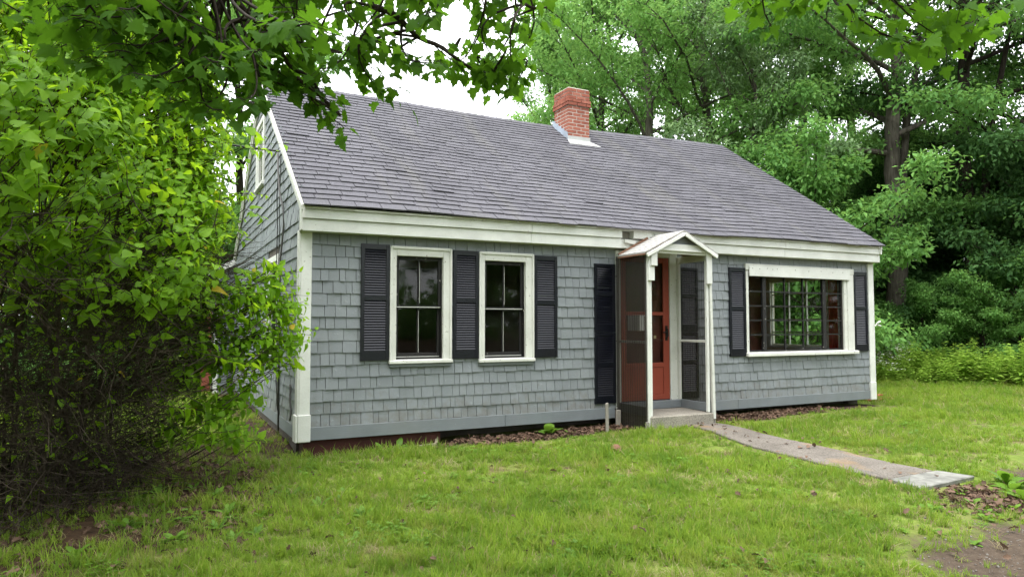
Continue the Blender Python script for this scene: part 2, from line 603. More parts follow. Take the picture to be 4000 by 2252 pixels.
DRYLEAF = fan_leaf([(0, 0), (.26, .05), (.20, .25), (.42, .42), (.22, .55), (.24, .8), (0, 1.0)], .4, .5, .25)
SIMPLE = (np.array([(0, 0, 0), (.27, .42, .05), (0, 1.0, -.14), (-.27, .42, .05)], float), np.array([(0, 1, 2), (0, 2, 3)]))


def sstep(a, b, x):
    t = np.clip((x - a) / (b - a), 0, 1)
    return t * t * (3 - 2 * t)


# ------------------------------------------------------------------ ground
def gz(x, y):
    x = np.asarray(x, float)
    y = np.asarray(y, float)
    z = -.125 - .045 * sstep(1.0, 4.2, -y) - .045 * sstep(4.2, 4.7, -y) * sstep(3.6, 4.8, x) - .03 * sstep(4.6, 5.6, -y)
    near = sstep(-.75, -.15, y) * (1 - sstep(.2, 1.0, y)) * sstep(-.6, 0, x) * (1 - sstep(10.2, 11, x))
    z = z + near * (np.where(x < 5, -.075, .02) + .065 * sstep(1.6, 2.1, x) * (x < 5))
    z = z + .065 * np.exp(-((x - 5.0) ** 2 / 1.0 + (y + 1.0) ** 2 / .5))
    z = z - .09 * sstep(.6, 3.5, -x) * sstep(-3, 0, y)
    z = z + .012 * np.sin(1.7 * x + .6) * np.cos(1.3 * y) + .006 * np.sin(4.1 * x) * np.sin(3.7 * y + 1)
    far = np.hypot(x - CAM[0], y - CAM[1])
    return z + .35 * sstep(24, 60, far)


def dirt_amount(x, y):
    edge = -5.72 + .36 * (x - 2.4) - y + .16 * np.sin(2.1 * x + 1) + .10 * np.sin(6.3 * x)
    d = sstep(-.8, .75, edge) * sstep(1.6, 3.0, x)
    return np.maximum(d, .9 * np.exp(-(((x - 5.05) / .40) ** 2 + ((y + 4.52) / .20) ** 2)))


def litter_amount(x, y):
    a = np.exp(-(((x + 2.5) / 2.3) ** 4 + ((y + 1.0) / 2.3) ** 4))
    b = .75 * sstep(-1.2, -2.2, x) * sstep(-2.0, -3.0, y)
    c = sstep(24.5, 27, np.hypot(x - CAM[0], y - CAM[1]))
    return np.clip(np.maximum(np.maximum(a, b), c), 0, 1)


def mulch_amount(x, y):
    wid = np.where(x < 2.0, .16, np.where(x < 6, .5, np.where(x < 8.3, .42, .2)))
    wid = wid + .06 * np.sin(3 * x) + .03 * np.sin(11 * x)
    front = sstep(-wid - .08, -wid + .08, y) * (1 - sstep(.1, .3, y)) * sstep(-.2, .1, x) * (1 - sstep(9.9, 10.2, x))
    side = sstep(-.55, -.3, x) * (1 - sstep(.05, .2, x)) * sstep(-.3, 0, y) * (1 - sstep(7.5, 8, y)) * .7
    return np.maximum(front, side)


def axis_pts(lo, a, b, hi, fine, grow):
    p = list(np.arange(a, b + fine / 2, fine))
    s = fine
    while p[-1] < hi:
        s *= grow
        p.append(p[-1] + s)
    s = fine
    q = [a]
    while q[-1] > lo:
        s *= grow
        q.append(q[-1] - s)
    return np.array(sorted(set(np.round(q[1:] + p, 4))))


gx = axis_pts(-300, -4.5, 12, 320, .12, 1.25)
gy = axis_pts(-200, -6.2, 2.5, 330, .12, 1.25)
GX, GY = np.meshgrid(gx, gy)
GV = np.stack([GX.ravel(), GY.ravel(), gz(GX, GY).ravel()], 1)
ny_, nx_ = GX.shape
ii = (np.arange(ny_ - 1)[:, None] * nx_ + np.arange(nx_ - 1)[None]).ravel()
GF = np.stack([ii, ii + 1, ii + 1 + nx_, ii + nx_], 1)
gme = mesh_np('ground', GV, GF, 'ground', True)
for nm, fn in (('dirt', dirt_amount), ('litter', litter_amount), ('mulch', mulch_amount)):
    a = gme.attributes.new(nm, 'FLOAT', 'POINT')
    a.data.foreach_set('value', fn(GV[:, 0], GV[:, 1]).astype(np.float32))
ground = link('ground', gme, kind='structure')
ground['label'] = 'lawn ground with bare soil by the drive and under the bushes'

# walkway of poured concrete, cut by one joint, and the stone slab at its end
def strip(name, mat, left, right, z_of, thick, parent=None, kind=None, bevel=.008):
    mb = MB()
    n = len(left)
    for (lx, ly), (rx, ry) in zip(left, right):
        zl, zr = z_of(lx, ly), z_of(rx, ry)
        mb.v += [(lx, ly, zl), (rx, ry, zr), (rx, ry, zr - thick), (lx, ly, zl - thick)]
    for i in range(n - 1):
        a, b = 4 * i, 4 * i + 4
        mb.f += [(a, a + 1, b + 1, b), (a + 1, a + 2, b + 2, b + 1), (a + 2, a + 3, b + 3, b + 2), (a + 3, a, b, b + 3)]
    mb.f += [(3, 2, 1, 0), (4 * n - 4, 4 * n - 3, 4 * n - 2, 4 * n - 1)]
    return mb.build(name, mat, parent, kind=kind, bevel=bevel)


def walk_row(t):
    y = -.74 - t * (3.86 - .74)
    j = .02 * math.sin(13 * t) + .012 * math.sin(41 * t)
    return (4.98 - .2 * t + j, y), (5.60 - .06 * t + j * .6, y + .02)


wr = [walk_row(i / 30) for i in range(31)]
walk_z = lambda x, y: float(gz(x, y)) + .028
wk = bpy.data.objects.new('walkway', None)
col.objects.link(wk)
wk['kind'] = 'structure'
wk['label'] = 'cracked concrete walkway leading from the step across the lawn'
for a, b in ((0, 14), (14, 30)):
    seg = wr[a:b + 1]
    if a:
        seg = [((seg[0][0][0], seg[0][0][1] - .012), (seg[0][1][0], seg[0][1][1] - .012))] + seg[1:]
    strip('slab', 'walk', [s[0] for s in seg], [s[1] for s in seg], walk_z, .08, wk)
sl = MB()
sl.hexa([(4.70, -4.24, -.225), (5.60, -4.19, -.222), (5.53, -3.875, -.225), (4.775, -3.905, -.225),
         (4.69, -4.25, -.135), (5.61, -4.20, -.130), (5.54, -3.872, -.130), (4.77, -3.90, -.132)])
slab = sl.build('stone_slab', 'slate', bevel=.008)
tag(slab, 'grey bluestone slab laid at the lawn end of the walkway', 'slab')

# ------------------------------------------------------------------ the cottage
W, EZ, RZ, RY, EY, DEP = 10.05, 2.685, 5.36, 3.75, -.20, 7.5
TT = .045
house = thing('shingled_cottage', 'small grey shingled cottage with black shutters and red door', 'house', (0, 0, 0))


def ridge_z(x):
    s = x / W
    return RZ + .10 * s - .075 * math.sin(PI * min(max(s, 0), 1)) ** 1.3 + .012 * math.sin(9 * s)


def eave_z(x):
    s = x / W
    return EZ + TT * s + .012 * math.sin(7 * s + 1) + .008 * math.sin(19 * s)


def roof_pt(x, t, side=1, lift=0.0):
    """t 0 at the eave, 1 at the ridge; side -1 is the rear slope"""
    y = EY + (RY - EY) * t
    z = eave_z(x) + (ridge_z(x) - eave_z(x)) * t
    z += -.03 * math.sin(PI * t) * math.sin(PI * min(max(x / W, 0), 1)) + .010 * math.sin(5 * t + 2.3 * x) * math.sin(2.9 * x + 1) * math.sin(PI * t)
    sl_ = math.atan2(RZ - EZ, RY - EY)
    y -= math.sin(sl_) * lift
    z += math.cos(sl_) * lift
    if side < 0:
        y = 2 * RY - y
    return Vector((x, y, z))


# foundation and floor
fb = MB()
fb.box(.06, 1.74, .04, .3, -.6, .02)
fb.build('foundation', 'red_base', house)
fb = MB()
fb.box(1.74, W - .06, .42, .5, -.6, .02, )
fb.box(.03, .3, .3, DEP, -.6, .02)
fb.box(W - .3, W - .06, .3, DEP, -.6, .02)
fb.box(.3, W - .3, DEP - .3, DEP, -.6, .02)
fb.build('foundation', 'dark_room_and_recess', house, weld=True)  # set-back foundation; its dark colour paints in the shade of the recess
MB().box(.12, W - .12, .13, DEP - .1, .02, .12).build('floor', 'panelling', house)
MB().box(.12, W - .12, .13, DEP - .1, 2.42, 2.46).build('ceiling', 'beige', house)


def wall_cells(openings, x0, x1, z0, z1):
    xs = sorted({x0, x1, *[o[0] for o in openings], *[o[1] for o in openings]})
    zs = sorted({z0, z1, *[o[2] for o in openings], *[o[3] for o in openings]})
    for i in range(len(xs) - 1):
        for j in range(len(zs) - 1):
            cx_, cz_ = (xs[i] + xs[i + 1]) / 2, (zs[j] + zs[j + 1]) / 2
            if not any(o[0] < cx_ < o[1] and o[2] < cz_ < o[3] for o in openings):
                yield xs[i], xs[i + 1], zs[j], zs[j + 1]


def solid_wall(cells, mapf):
    """boxes between two faces, with the faces between neighbouring boxes left out"""
    bm = bmesh.new()
    for a, b, c, d in cells:
        vs = [bm.verts.new(mapf(x, y, z)) for z in (c, d) for (x, y) in ((a, 0), (b, 0), (b, 1), (a, 1))]
        for q in ((3, 2, 1, 0), (4, 5, 6, 7), (0, 1, 5, 4), (1, 2, 6, 5), (2, 3, 7, 6), (3, 0, 4, 7)):
            bm.faces.new([vs[i] for i in q])
    bmesh.ops.remove_doubles(bm, verts=bm.verts, dist=1e-4)
    dup = {}
    for f in bm.faces:
        k = tuple(round(v, 3) for v in f.calc_center_median())
        dup.setdefault(k, []).append(f)
    bmesh.ops.delete(bm, geom=[f for g in dup.values() if len(g) > 1 for f in g], context='FACES_ONLY')
    bmesh.ops.recalc_face_normals(bm, faces=bm.faces)
    return bm


def bm_obj(bm, name, mat, parent):
    me = bpy.data.meshes.new(name)
    bm.to_mesh(me)
    bm.free()
    me.materials.append(M[mat])
    return link(name, me, parent)


WIN1 = (1.135, 1.745, .90, 2.17)
WIN2 = (2.325, 2.925, .89, 2.16)
WINR = (6.99, 9.27, .88, 2.13)
DOOR = (4.47, 5.39, .12, 2.34)
front = bm_obj(solid_wall(wall_cells([WIN1, WIN2, WINR, DOOR], .04, W - .04, .0, 2.62), lambda x, y, z: (x, .012 + .1 * y, z)), 'front_wall', 'dark_room_and_recess', house)
GW = (3.42, 4.18, 3.62, 4.62)
GW2 = (1.62, 2.55, .95, 2.2)
LW = bm_obj(solid_wall(wall_cells([GW2], .112, DEP - .02, .0, 2.66), lambda x, y, z: (.012 + .1 * y, x, z)), 'gable_wall', 'dark_room_and_recess', house)
RWIN = (.93, 2.22, .92, 2.2)
RW = bm_obj(solid_wall(wall_cells([RWIN], .112, DEP - .02, .0, 2.66), lambda x, y, z: (W - .012 - .1 * y, x, z)), 'gable_wall', 'beige', house)
MB().box(.05, W - .05, DEP - .02, DEP + .06, 0, 2.66).build('rear_wall', 'shingle', house)
# gable triangles
for xg, nm in ((.03, 'gable_wall'), (W - .05, 'gable_wall')):
    mb = MB()
    zt = ridge_z(xg) - .06
    a = [(xg, .05, 2.66), (xg, DEP, 2.66), (xg, RY, zt)]
    b = [(x + .03, y, z) for x, y, z in a]
    mb.poly([a[0], a[2], a[1]]).poly(b)
    for i in range(3):
        j = (i + 1) % 3
        mb.poly([a[i], a[j], b[j], b[i]])
    mb.build(nm, 'shingle' if xg > 1 else 'dark_room_and_recess', house, weld=True)
# rooms inside
MB().box(6.25, 6.33, .13, 2.52, .12, 2.42).build('partition', 'panelling', house)
MB().box(6.33, W - .113, 2.46, 2.54, .12, 2.42).build('partition', 'panelling', house)
for k in range(14):
    MB().box(6.34 + k * .25, 6.35 + k * .25 + .228, 2.448, 2.4585, .2, 2.40).build('panel_board', 'panelling', house)
MB().box(3.75, 3.83, .13, 5.0, .12, 2.42).build('partition', 'dark_room_and_recess', house)
MB().box(.12, 3.75, 4.6, 4.68, .12, 2.42).build('partition', 'dark_room_and_recess', house)

# --- skirt, corner boards, cornice
for a, b in ((.115, 2.62), (2.624, 4.37), (5.56, 6.73), (6.734, 9.925)):
    MB().box(a, b, -.022, .011, .0, .152).build('skirt_board', 'skirt', house, bevel=.004)
MB().box(-.022, .010, .12, DEP, .0, .152).build('skirt_board', 'skirt', house, bevel=.004)
for x0, x1 in ((-.005, .118), (9.93, W + .005)):
    MB().box(x0, x1, -.028, .010, .30, 2.42).build('corner_board', 'white', house, bevel=.004)
    MB().box(x0 - .014, x1 + .010, -.044, .012, -.012, .30).build('corner_block', 'white', house, bevel=.008)
MB().box(-.028, -.006, -.026, .105, .30, 2.42).build('corner_board', 'white', house, bevel=.004)
MB().box(-.045, -.020, -.04, .12, -.012, .297).build('corner_block', 'white', house, bevel=.006)
MB().box(W + .006, W + .028, -.026, .105, .30, 2.45).build('corner_board', 'white', house, bevel=.004)
# faucet stub on the right corner board
MB().tube([(W + .03, -.03, 1.30), (W + .06, -.06, 1.36), (W + .14, -.05, 1.38)], [.014, .014, .02], 8).tube([(W + .07, -.06, 1.32), (W + .13, -.07, 1.30)], .014, 8).build('outlet_pipe', 'white', house)
FR0, FR1 = -.012, W + .06
cuts = [FR0, 2.95, 4.42, 5.0, 7.7, FR1]
for i in range(5):
    a, b = cuts[i], cuts[i + 1] - .003
    ta, tb = TT * a / W, TT * (b - a) / W
    if i != 2:
        MB().box(a, b, -.140, .010, 2.395 + ta, 2.535 + ta, tb).build('frieze_board', 'white', house, bevel=.004)
        MB().box(a, b, -.165, -.02, 2.538 + ta, 2.645 + ta, tb).build('fascia_board', 'white', house, bevel=.004)
    else:
        MB().box(a, b, -.120, .010, 2.40 + ta, 2.53 + ta, tb).build('frieze_board', 'white_worn', house, bevel=.004)
        MB().box(a, a + .19, -.060, -.02, 2.55 + ta, 2.64 + ta).build('rotten_board', 'grey_wood', house, label='broken rotten end of the cornice board')
        MB().hexa([(a + .05, -.15, 2.50), (a + .24, -.15, 2.475), (a + .24, -.09, 2.475), (a + .05, -.09, 2.50),
                   (a + .05, -.15, 2.54), (a + .24, -.15, 2.535), (a + .24, -.09, 2.535), (a + .05, -.09, 2.54)]).build('splintered_board', 'white_worn', house)
        MB().box(a + .2, b, -.160, -.02, 2.542 + ta, 2.648 + ta).build('fascia_board', 'white_worn', house, bevel=.004)
    MB().box(a, b, -.186, -.02, 2.647 + ta, 2.672 + ta, tb).build('drip_edge', 'white_worn', house)

# --- wall shingles: courses of separate shakes; the 300 that show largest are pieces, the rest one part
SH = MB()
SH.hexa([(0, -1, 0), (1, -1, 0), (1, 0, 0), (0, 0, 0), (0, -.35, 1), (1, -.35, 1), (1, 0, 1), (0, 0, 1)])
sh_me = SH.mesh('wall_shingle', 'shingle')
EXPO = .1405


def clip_out(x0, x1, z0, z1, blocks):
    """the part of a shake left beside openings"""
    segs = [(x0, x1)]
    for a, b, c, d in blocks:
        if z1 > c + .01 and z0 < d - .03:
            nxt = []
            for s, e in segs:
                if e <= a or s >= b:
                    nxt.append((s, e))
                else:
                    if s < a:
                        nxt.append((s, a))
                    if e > b:
                        nxt.append((b, e))
            segs = nxt
    return [s for s in segs if s[1] - s[0] > .012]


blocks = [(1.06, 1.85, .83, 2.27), (2.25, 3.05, .82, 2.26), (6.94, 9.50, .813, 2.306), (4.40, 5.54, -.1, 2.45)]
shakes = []
for j in range(17):
    z0 = .152 + j * EXPO
    x = .119
    while x < 9.925:
        wd = float(np.clip(rng.normal(.128, .032), .065, .20))
        x1 = min(x + wd, 9.928)
        if 9.928 - x1 < .04:
            x1 = 9.928
        zz = z0 + float(rng.normal(0, .0022)) + .004 * math.sin(x * 1.3 + j) + TT * (j / 17) * x / W
        h = min(EXPO + .02, 2.44 - zz)
        for s, e in clip_out(x + .0028, x1 - .0028, zz, zz + EXPO, blocks):
            shakes.append((s, e - s, zz, h, float(rng.uniform(.018, .029))))
        for a, b, c, d in blocks:                        # shakes cut to fit under a sill or over a head
            s, e = max(x + .0028, a), min(x1 - .0028, b)
            if e - s > .012:
                if zz < c - .02 < zz + EXPO - .01:
                    shakes.append((s, e - s, zz, c - zz, float(rng.uniform(.018, .029))))
                if zz < d - .03 and d + .02 < zz + EXPO and zz + h > d + .01:
                    shakes.append((s, e - s, d, zz + h - d, float(rng.uniform(.018, .029))))
        x = x1
sh = np.array(shakes)
cen = np.stack([sh[:, 0] + sh[:, 1] / 2, np.zeros(len(sh)), sh[:, 2]], 1)
size = sh[:, 1] / np.maximum(view(cen)[2], 1) ** 2
order = np.argsort(-size)
big = set(order[:300].tolist())
rest = MB()
for i, (x, wd, z, h, th) in enumerate(shakes):
    if i in big:
        o = link('wall_shingle', sh_me, front)
        o.location = (x, .0105, z)
        o.scale = (wd, th, h)
        o.rotation_euler = (0, float(rng.normal(0, .004)), 0)
    else:
        a = float(rng.normal(0, .0015))
        rest.hexa([(x, .0105 - th, z + a), (x + wd, .0105 - th, z - a), (x + wd, .0105, z - a), (x, .0105, z + a),
                   (x, .0105 - th * .35, z + h), (x + wd, .0105 - th * .35, z + h), (x + wd, .0105, z + h), (x, .0105, z + h)])
rest.build('wall_shingles', 'shingle', front, kind='stuff')
# gable shakes
rest = MB()
j = 0
z = .152
gblocks = [(GW2[0] - .1, GW2[1] + .1, GW2[2] - .1, GW2[3] + .1), (GW[0] - .09, GW[1] + .09, GW[2] - .1, GW[3] + .08)]
while z < ridge_z(0) - .12:
    ytop = z + EXPO
    half = (ridge_z(0) - .10 - z) / (RZ - EZ) * (RY - EY) if z > 2.6 else 99
    ya, yb = max(.108, RY - half), min(DEP, RY + half)
    y = ya
    while y < yb - .02:
        wd = float(np.clip(rng.normal(.15, .04), .07, .24))
        y1 = min(y + wd, yb)
        zz = z + float(rng.normal(0, .003))
        th = float(rng.uniform(.022, .034))
        for s, e in clip_out(y + .002, y1 - .002, zz, zz + EXPO, gblocks):
            x0 = .0105 if z < 2.55 else .029
            rest.hexa([(x0 - th, e, zz), (x0 - th, s, zz), (x0, s, zz), (x0, e, zz),
                       (x0 - th * .35, e, zz + EXPO + .015), (x0 - th * .35, s, zz + EXPO + .015), (x0, s, zz + EXPO + .015), (x0, e, zz + EXPO + .015)])
        y = y1
    z += EXPO
rest.build('wall_shingles', 'shingle', LW, kind='stuff')


# --- windows
def bar(mb, x0, x1, y0, y1, z0, z1):
    mb.box(x0, x1, y0, y1, z0, z1)


def frame_mb(x0, x1, z0, z1, wl, wr_, wt, wb, y0, y1):
    mb = MB()
    mb.box(x0, x0 + wl, y0, y1, z0, z1)
    mb.box(x1 - wr_, x1, y0, y1, z0, z1)
    mb.box(x0 + wl, x1 - wr_, y0, y1, z1 - wt, z1)
    if wb > 0:
        mb.box(x0 + wl, x1 - wr_, y0, y1, z0, z0 + wb)
    return mb


def pane(parent, x0, x1, y, z0, z1, mat='glass'):
    yy = y + float(rng.normal(0, .0006))
    k = float(rng.normal(0, .0012))
    return MB().box(x0, x1, yy, yy + .003, z0, z1).build('pane', mat, parent)


def hung_window(X0, X1, Z0, Z1, op):
    a, b, c, d = op
    cas = frame_mb(X0, X1, c - .005, Z1, a - X0, X1 - b, Z1 - d, 0, -.030, .012).build('window', 'white_worn', house, bevel=.005, weld=True)
    out = frame_mb(X0 - .006, X1 + .006, c - .005, Z1 + .008, .03, .03, .032, 0, -.045, -.031)
    out.build('moulding', 'white_worn', cas, bevel=.006, weld=True)
    MB().hexa([(X0 - .012, -.062, Z0), (X1 + .012, -.062, Z0), (X1 + .012, .05, Z0 + .01), (X0 - .012, .05, Z0 + .01),
               (X0 - .012, -.062, Z0 + .038), (X1 + .012, -.062, Z0 + .038), (X1 + .012, .05, c + .006), (X0 - .012, .05, c + .006)]).build('sill', 'white_worn', cas, bevel=.004)
    MB().box(X0 - .004, X1 + .004, -.035, -.004, Z0 - .042, Z0 - .001).build('sill_apron', 'skirt', cas, bevel=.003)
    jb = frame_mb(a, b, c, d, .012, .012, .012, .012, .0135, .10)
    jb.build('jamb', 'black_sash', cas, weld=True)
    mid = (c + d) / 2 + .01
    for z0, z1, y in ((mid - .018, d - .012, .030), (c + .012, mid + .018, .062)):
        s = frame_mb(a + .013, b - .013, z0, z1, .034, .034, .034 if y < .05 else .036, .036 if y < .05 else .062, y, y + .03)
        mx = (a + b) / 2
        s.box(mx - .009, mx + .009, y + .004, y + .028, z0 + .036, z1 - .034)
        so = s.build('sash', 'black_sash', cas, bevel=.003)
        MB().box(a + .02, b - .02, y - .003, y - .0005, z0 + .012, z0 + .020).build('putty', 'white_worn', cas)
        MB().box(mx + .0095, mx + .0125, y + .002, y + .012, z0 + .07, z1 - .06).build('putty', 'white_worn', cas)
        lo = z0 + (.036 if y < .05 else .062)
        for p0, p1 in ((a + .047, mx - .009), (mx + .009, b - .047)):
            pane(cas, p0, p1, y + .016, lo, z1 - .034)


hung_window(1.055, 1.855, .852, 2.275, WIN1)
hung_window(2.245, 3.045, .840, 2.262, WIN2)

# picture window: casement, fixed light of three columns, casement
a, b, c, d = WINR
X0, X1 = 6.93, 9.51
pw = MB()
pw.box(X0, a, -.03, .012, c, 2.20)
pw.box(b, b + .075, -.028, .012, c, 2.20)
pw.box(b + .0755, X1, -.042, .012, c, 2.20)
pw.box(X0 - .01, X1 + .012, -.045, .012, 2.203, 2.305)
pw = pw.build('window', 'white_worn', house, bevel=.005)
MB().box(X0 + .05, b + .12, -.066, -.046, 2.105, 2.270).build('head_board', 'white', pw, bevel=.004)
for q in (.06, .23, .42, .55, .66, 1.12, 1.47, 1.80, 2.12, 2.4):
    zq = 2.235 + random.uniform(-.012, .012)
    xq = X0 + .06 + q * .92
    MB().tube([(xq, -.071, zq), (xq, -.064, zq)], .006, 6).build('nail', 'metal_black', pw)
MB().hexa([(X0 - .02, -.085, .815), (X1 + .055, -.085, .815), (X1 + .055, .05, .825), (X0 - .02, .05, .825),
           (X0 - .02, -.085, .868), (X1 + .055, -.085, .868), (X1 + .055, .05, .888), (X0 - .02, .05, .888)]).build('sill', 'white_worn', pw, bevel=.005)
gb = MB()
zr = [c + .045 + i * (2.10 - c - .045) / 5 for i in range(6)]
units = [(a + .02, 7.335, [a + .02, 7.335]), (7.435, 8.765, [7.435, 7.865, 8.30, 8.765]), (8.865, b - .02, [8.865, b - .02])]
gb.box(a, b, .022, .06, c - .004, c + .03)
gb.box(a, b, .022, .06, 2.10, 2.128)
gb.box(7.345, 7.425, .016, .062, c + .031, 2.099)
gb.box(8.775, 8.855, .016, .062, c + .031, 2.099)
gb.box(a, a + .02, .022, .06, c + .031, 2.099)
gb.box(b - .02, b, .022, .06, c + .031, 2.099)
gb.build('sash', 'black_sash', pw, bevel=.003)
for u0, u1, xs in units:
    for xx in xs[1:-1]:
        MB().box(xx - .011, xx + .011, .026, .054, c + .031, 2.099).build('muntin', 'black_sash', pw)
    for zz in zr[1:-1]:
        mb = MB()
        cuts_ = xs
        for p, q in zip(cuts_[:-1], cuts_[1:]):
            mb.box(p + (.0115 if p in xs[1:-1] else 0), q - (.0115 if q in xs[1:-1] else 0), .026, .054, zz - .010, zz + .010)
        mb.build('muntin', 'black_sash', pw)
    for p, q in zip(xs[:-1], xs[1:]):
        for z0, z1 in zip(zr[:-1], zr[1:]):
            pane(pw, p + .011, q - .011, .040, z0 + .010, z1 - .010)
# window in the far gable wall, seen through the room
y0, y1, z0, z1 = RWIN
mb = MB()
xa, xb = W - .135, W - .113
mb.box(xa, xb, y0 - .09, y0, z0 - .02, z1 + .10)
mb.box(xa, xb, y1, y1 + .09, z0 - .02, z1 + .10)
mb.box(xa, xb, y0, y1, z1, z1 + .10)
mb.box(xa - .03, xb, y0 - .1, y1 + .1, z0 - .06, z0 - .021)
bw = mb.build('window', 'white', house)
mb = MB()
for k in range(4):
    yy = y0 + (y1 - y0) * k / 3
    mb.box(W - .09, W - .05, yy - .012, yy + .012, z0, z1)
mb.build('muntin', 'white_worn', bw)
mb = MB()
for k in range(6):
    zz = z0 + (z1 - z0) * k / 5
    for q in range(3):
        ya = y0 + (y1 - y0) * q / 3
        mb.box(W - .088, W - .052, ya + .0125, ya + (y1 - y0) / 3 - .0125, zz - .011, zz + .011)
mb.build('muntin', 'white_worn', bw)
for q in range(3):
    for k in range(5):
        ya, za = y0 + (y1 - y0) * q / 3, z0 + (z1 - z0) * k / 5
        MB().box(W - .071, W - .068, ya + .013, ya + (y1 - y0) / 3 - .013, za + .012, za + (z1 - z0) / 5 - .012).build('pane', 'glass', bw)
# curtain hanging beside that window
mb = MB()
cols_ = 26
for i in range(cols_ + 1):
    y = .52 + .26 * i / cols_
    x = W - .17 + .025 * math.sin(i * 1.5)
    mb.v += [(x, y, .25), (x, y, 2.30)]
for i in range(cols_):
    mb.f.append((2 * i, 2 * i + 2, 2 * i + 3, 2 * i + 1))
cu = mb.build('curtain', 'curtain', None, smooth=True)
so = cu.modifiers.new('thick', 'SOLIDIFY')
so.thickness = .004
tag(cu, 'red curtain hanging inside the cottage, seen through the big window', 'curtain')

# attic and side windows of the left gable
for (ya, yb, za, zb) in (GW, GW2):
    xs_ = .012 if za > 3 else 0.0
    mb = MB()
    mb.box(-.03 + xs_, .012 + xs_, ya - .085, ya, za - .01, zb + .085)
    mb.box(-.03 + xs_, .012 + xs_, yb, yb + .085, za - .01, zb + .085)
    mb.box(-.03 + xs_, .012 + xs_, ya, yb, zb, zb + .085)
    mb.box(-.055 + xs_, .03 + xs_, ya - .1, yb + .1, za - .06, za - .011)
    gwn = mb.build('window', 'white', house, bevel=.004)
    x_in = .014 + xs_
    zc = (za + zb) / 2
    mb = MB()
    mb.box(x_in - .012, x_in + .012, ya, ya + .035, za, zb)
    mb.box(x_in - .012, x_in + .012, yb - .035, yb, za, zb)
    mb.box(x_in - .012, x_in + .012, ya + .035, yb - .035, zb - .04, zb)
    mb.box(x_in - .012, x_in + .012, ya + .035, yb - .035, za, za + .05)
    mb.box(x_in - .012, x_in + .012, ya + .035, yb - .035, zc - .02, zc + .02)
    mb.build('sash', 'white', gwn)
    MB().box(x_in - .004, x_in - .001, ya + .035, yb - .035, za + .05, zc - .02).build('pane', 'glass', gwn)
    MB().box(x_in - .004, x_in - .001, ya + .035, yb - .035, zc + .02, zb - .04).build('pane', 'glass', gwn)

# --- shutters: frame of stiles and rails, each slat its own piece
SLW, SLP = .262, .0302
slat_mb = MB().hexa([(0, -.008, -.005), (1, -.008, -.005), (1, .009, .022), (0, .009, .022),
                     (0, -.013, -.002), (1, -.013, -.002), (1, .004, .025), (0, .004, .025)])
slat_me = slat_mb.mesh('slat', 'shutter')


def shutter(x0, x1, z0, z1, bays, lean=0.0):
    st = .043
    rails = [z0] + [q for bz in bays for q in bz] + [z1]
    mb = MB()
    mb.box(x0, x0 + st, -.036, -.004, z0, z1)
    mb.box(x1 - st, x1, -.036, -.004, z0, z1)
    for i in range(0, len(rails), 2):
        mb.box(x0 + st + .0005, x1 - st - .0005, -.034, -.006, rails[i], rails[i + 1])
    mb.box(x0 + .02, x1 - .02, -.0035, -.001, z0 + .02, z1 - .02)
    s = mb.build('shutter', 'shutter', house, bevel=.003)
    for lo, hi in bays:
        n = int((hi - lo) / SLP)
        p = (hi - lo) / n
        for k in range(n):
            o = link('slat', slat_me, s)
            o.location = (x0 + st - .002, -.019, lo + k * p + .004)
            o.scale = (x1 - x0 - 2 * st + .004, 1, 1)
    for (sx, szz) in ((x0 + .02, z0 + .03), (x1 - .02, z0 + .03), (x0 + .02, z1 - .03), (x1 - .02, z1 - .03)):
        MB().tube([(sx, -.040, szz), (sx, -.035, szz)], .006, 6).build('screw', 'metal_black', s)


def std_shutter(x0, x1, z0, z1):
    H = z1 - z0
    shutter(x0, x1, z0, z1, [(z0 + .085 * H, z0 + .515 * H), (z0 + .56 * H, z1 - .045 * H)])


std_shutter(.695, 1.045, .897, 2.297)
std_shutter(1.882, 2.235, .893, 2.275)
std_shutter(3.058, 3.415, .885, 2.258)
std_shutter(6.575, 6.925, .825, 2.232)
std_shutter(9.530, 9.885, .857, 2.262)
for x0, x1 in ((4.03, 4.385), (5.575, 5.925)):
    shutter(x0, x1, .215, 1.21, [(.32, .73), (.79, 1.165)])
    shutter(x0, x1, 1.216, 2.19, [(1.33, 1.73), (1.79, 2.145)])

# --- door, casing and storm door
cas = MB()
cas.box(4.40, 4.475, -.02, .012, .12, 2.40)
cas.box(5.385, 5.535, -.02, .012, .12, 2.40)
cas.box(4.476, 5.384, -.018, .012, 2.325, 2.40)
cas.build('door_casing', 'white_worn', house, bevel=.004)
MB().box(4.42, 5.52, -.09, .10, .10, .212).build('threshold', 'skirt', house, bevel=.006)
sd = MB()
sd.box(4.485, 4.585, -.012, .02, .222, 2.318)
sd.box(5.265, 5.375, -.012, .02, .222, 2.318)
sd.box(4.5855, 5.2645, -.011, .019, .222, .30)
sd.box(4.5855, 5.2645, -.011, .019, .70, .765)
sd.box(4.5855, 5.2645, -.011, .019, 1.46, 1.515)
sd.box(4.5855, 5.2645, -.011, .019, 2.24, 2.318)
sd.box(4.5855, 5.2645, .0, .012, .3005, .6995)
sd = sd.build('storm_door', 'door_red', house, bevel=.004)
MB().box(4.5855, 5.2645, .003, .006, .7655, 1.4595).build('pane', 'storm_glass', sd)
MB().box(4.5855, 5.2645, .003, .006, 1.5155, 2.2395).build('pane', 'storm_glass', sd)
MB().tube([(5.315, -.014, 1.28), (5.315, -.05, 1.26), (5.315, -.055, 1.16), (5.315, -.014, 1.12)], .009, 7).box(5.295, 5.335, -.020, -.0125, 1.09, 1.31).build('handle', 'metal_black', sd)
MB().tube([(5.315, -.03, 1.215), (5.24, -.04, 1.21)], .011, 7).build('latch', 'metal_black', sd)
idr = MB()
idr.box(4.5, 5.36, .07, .108, .215, 2.33)
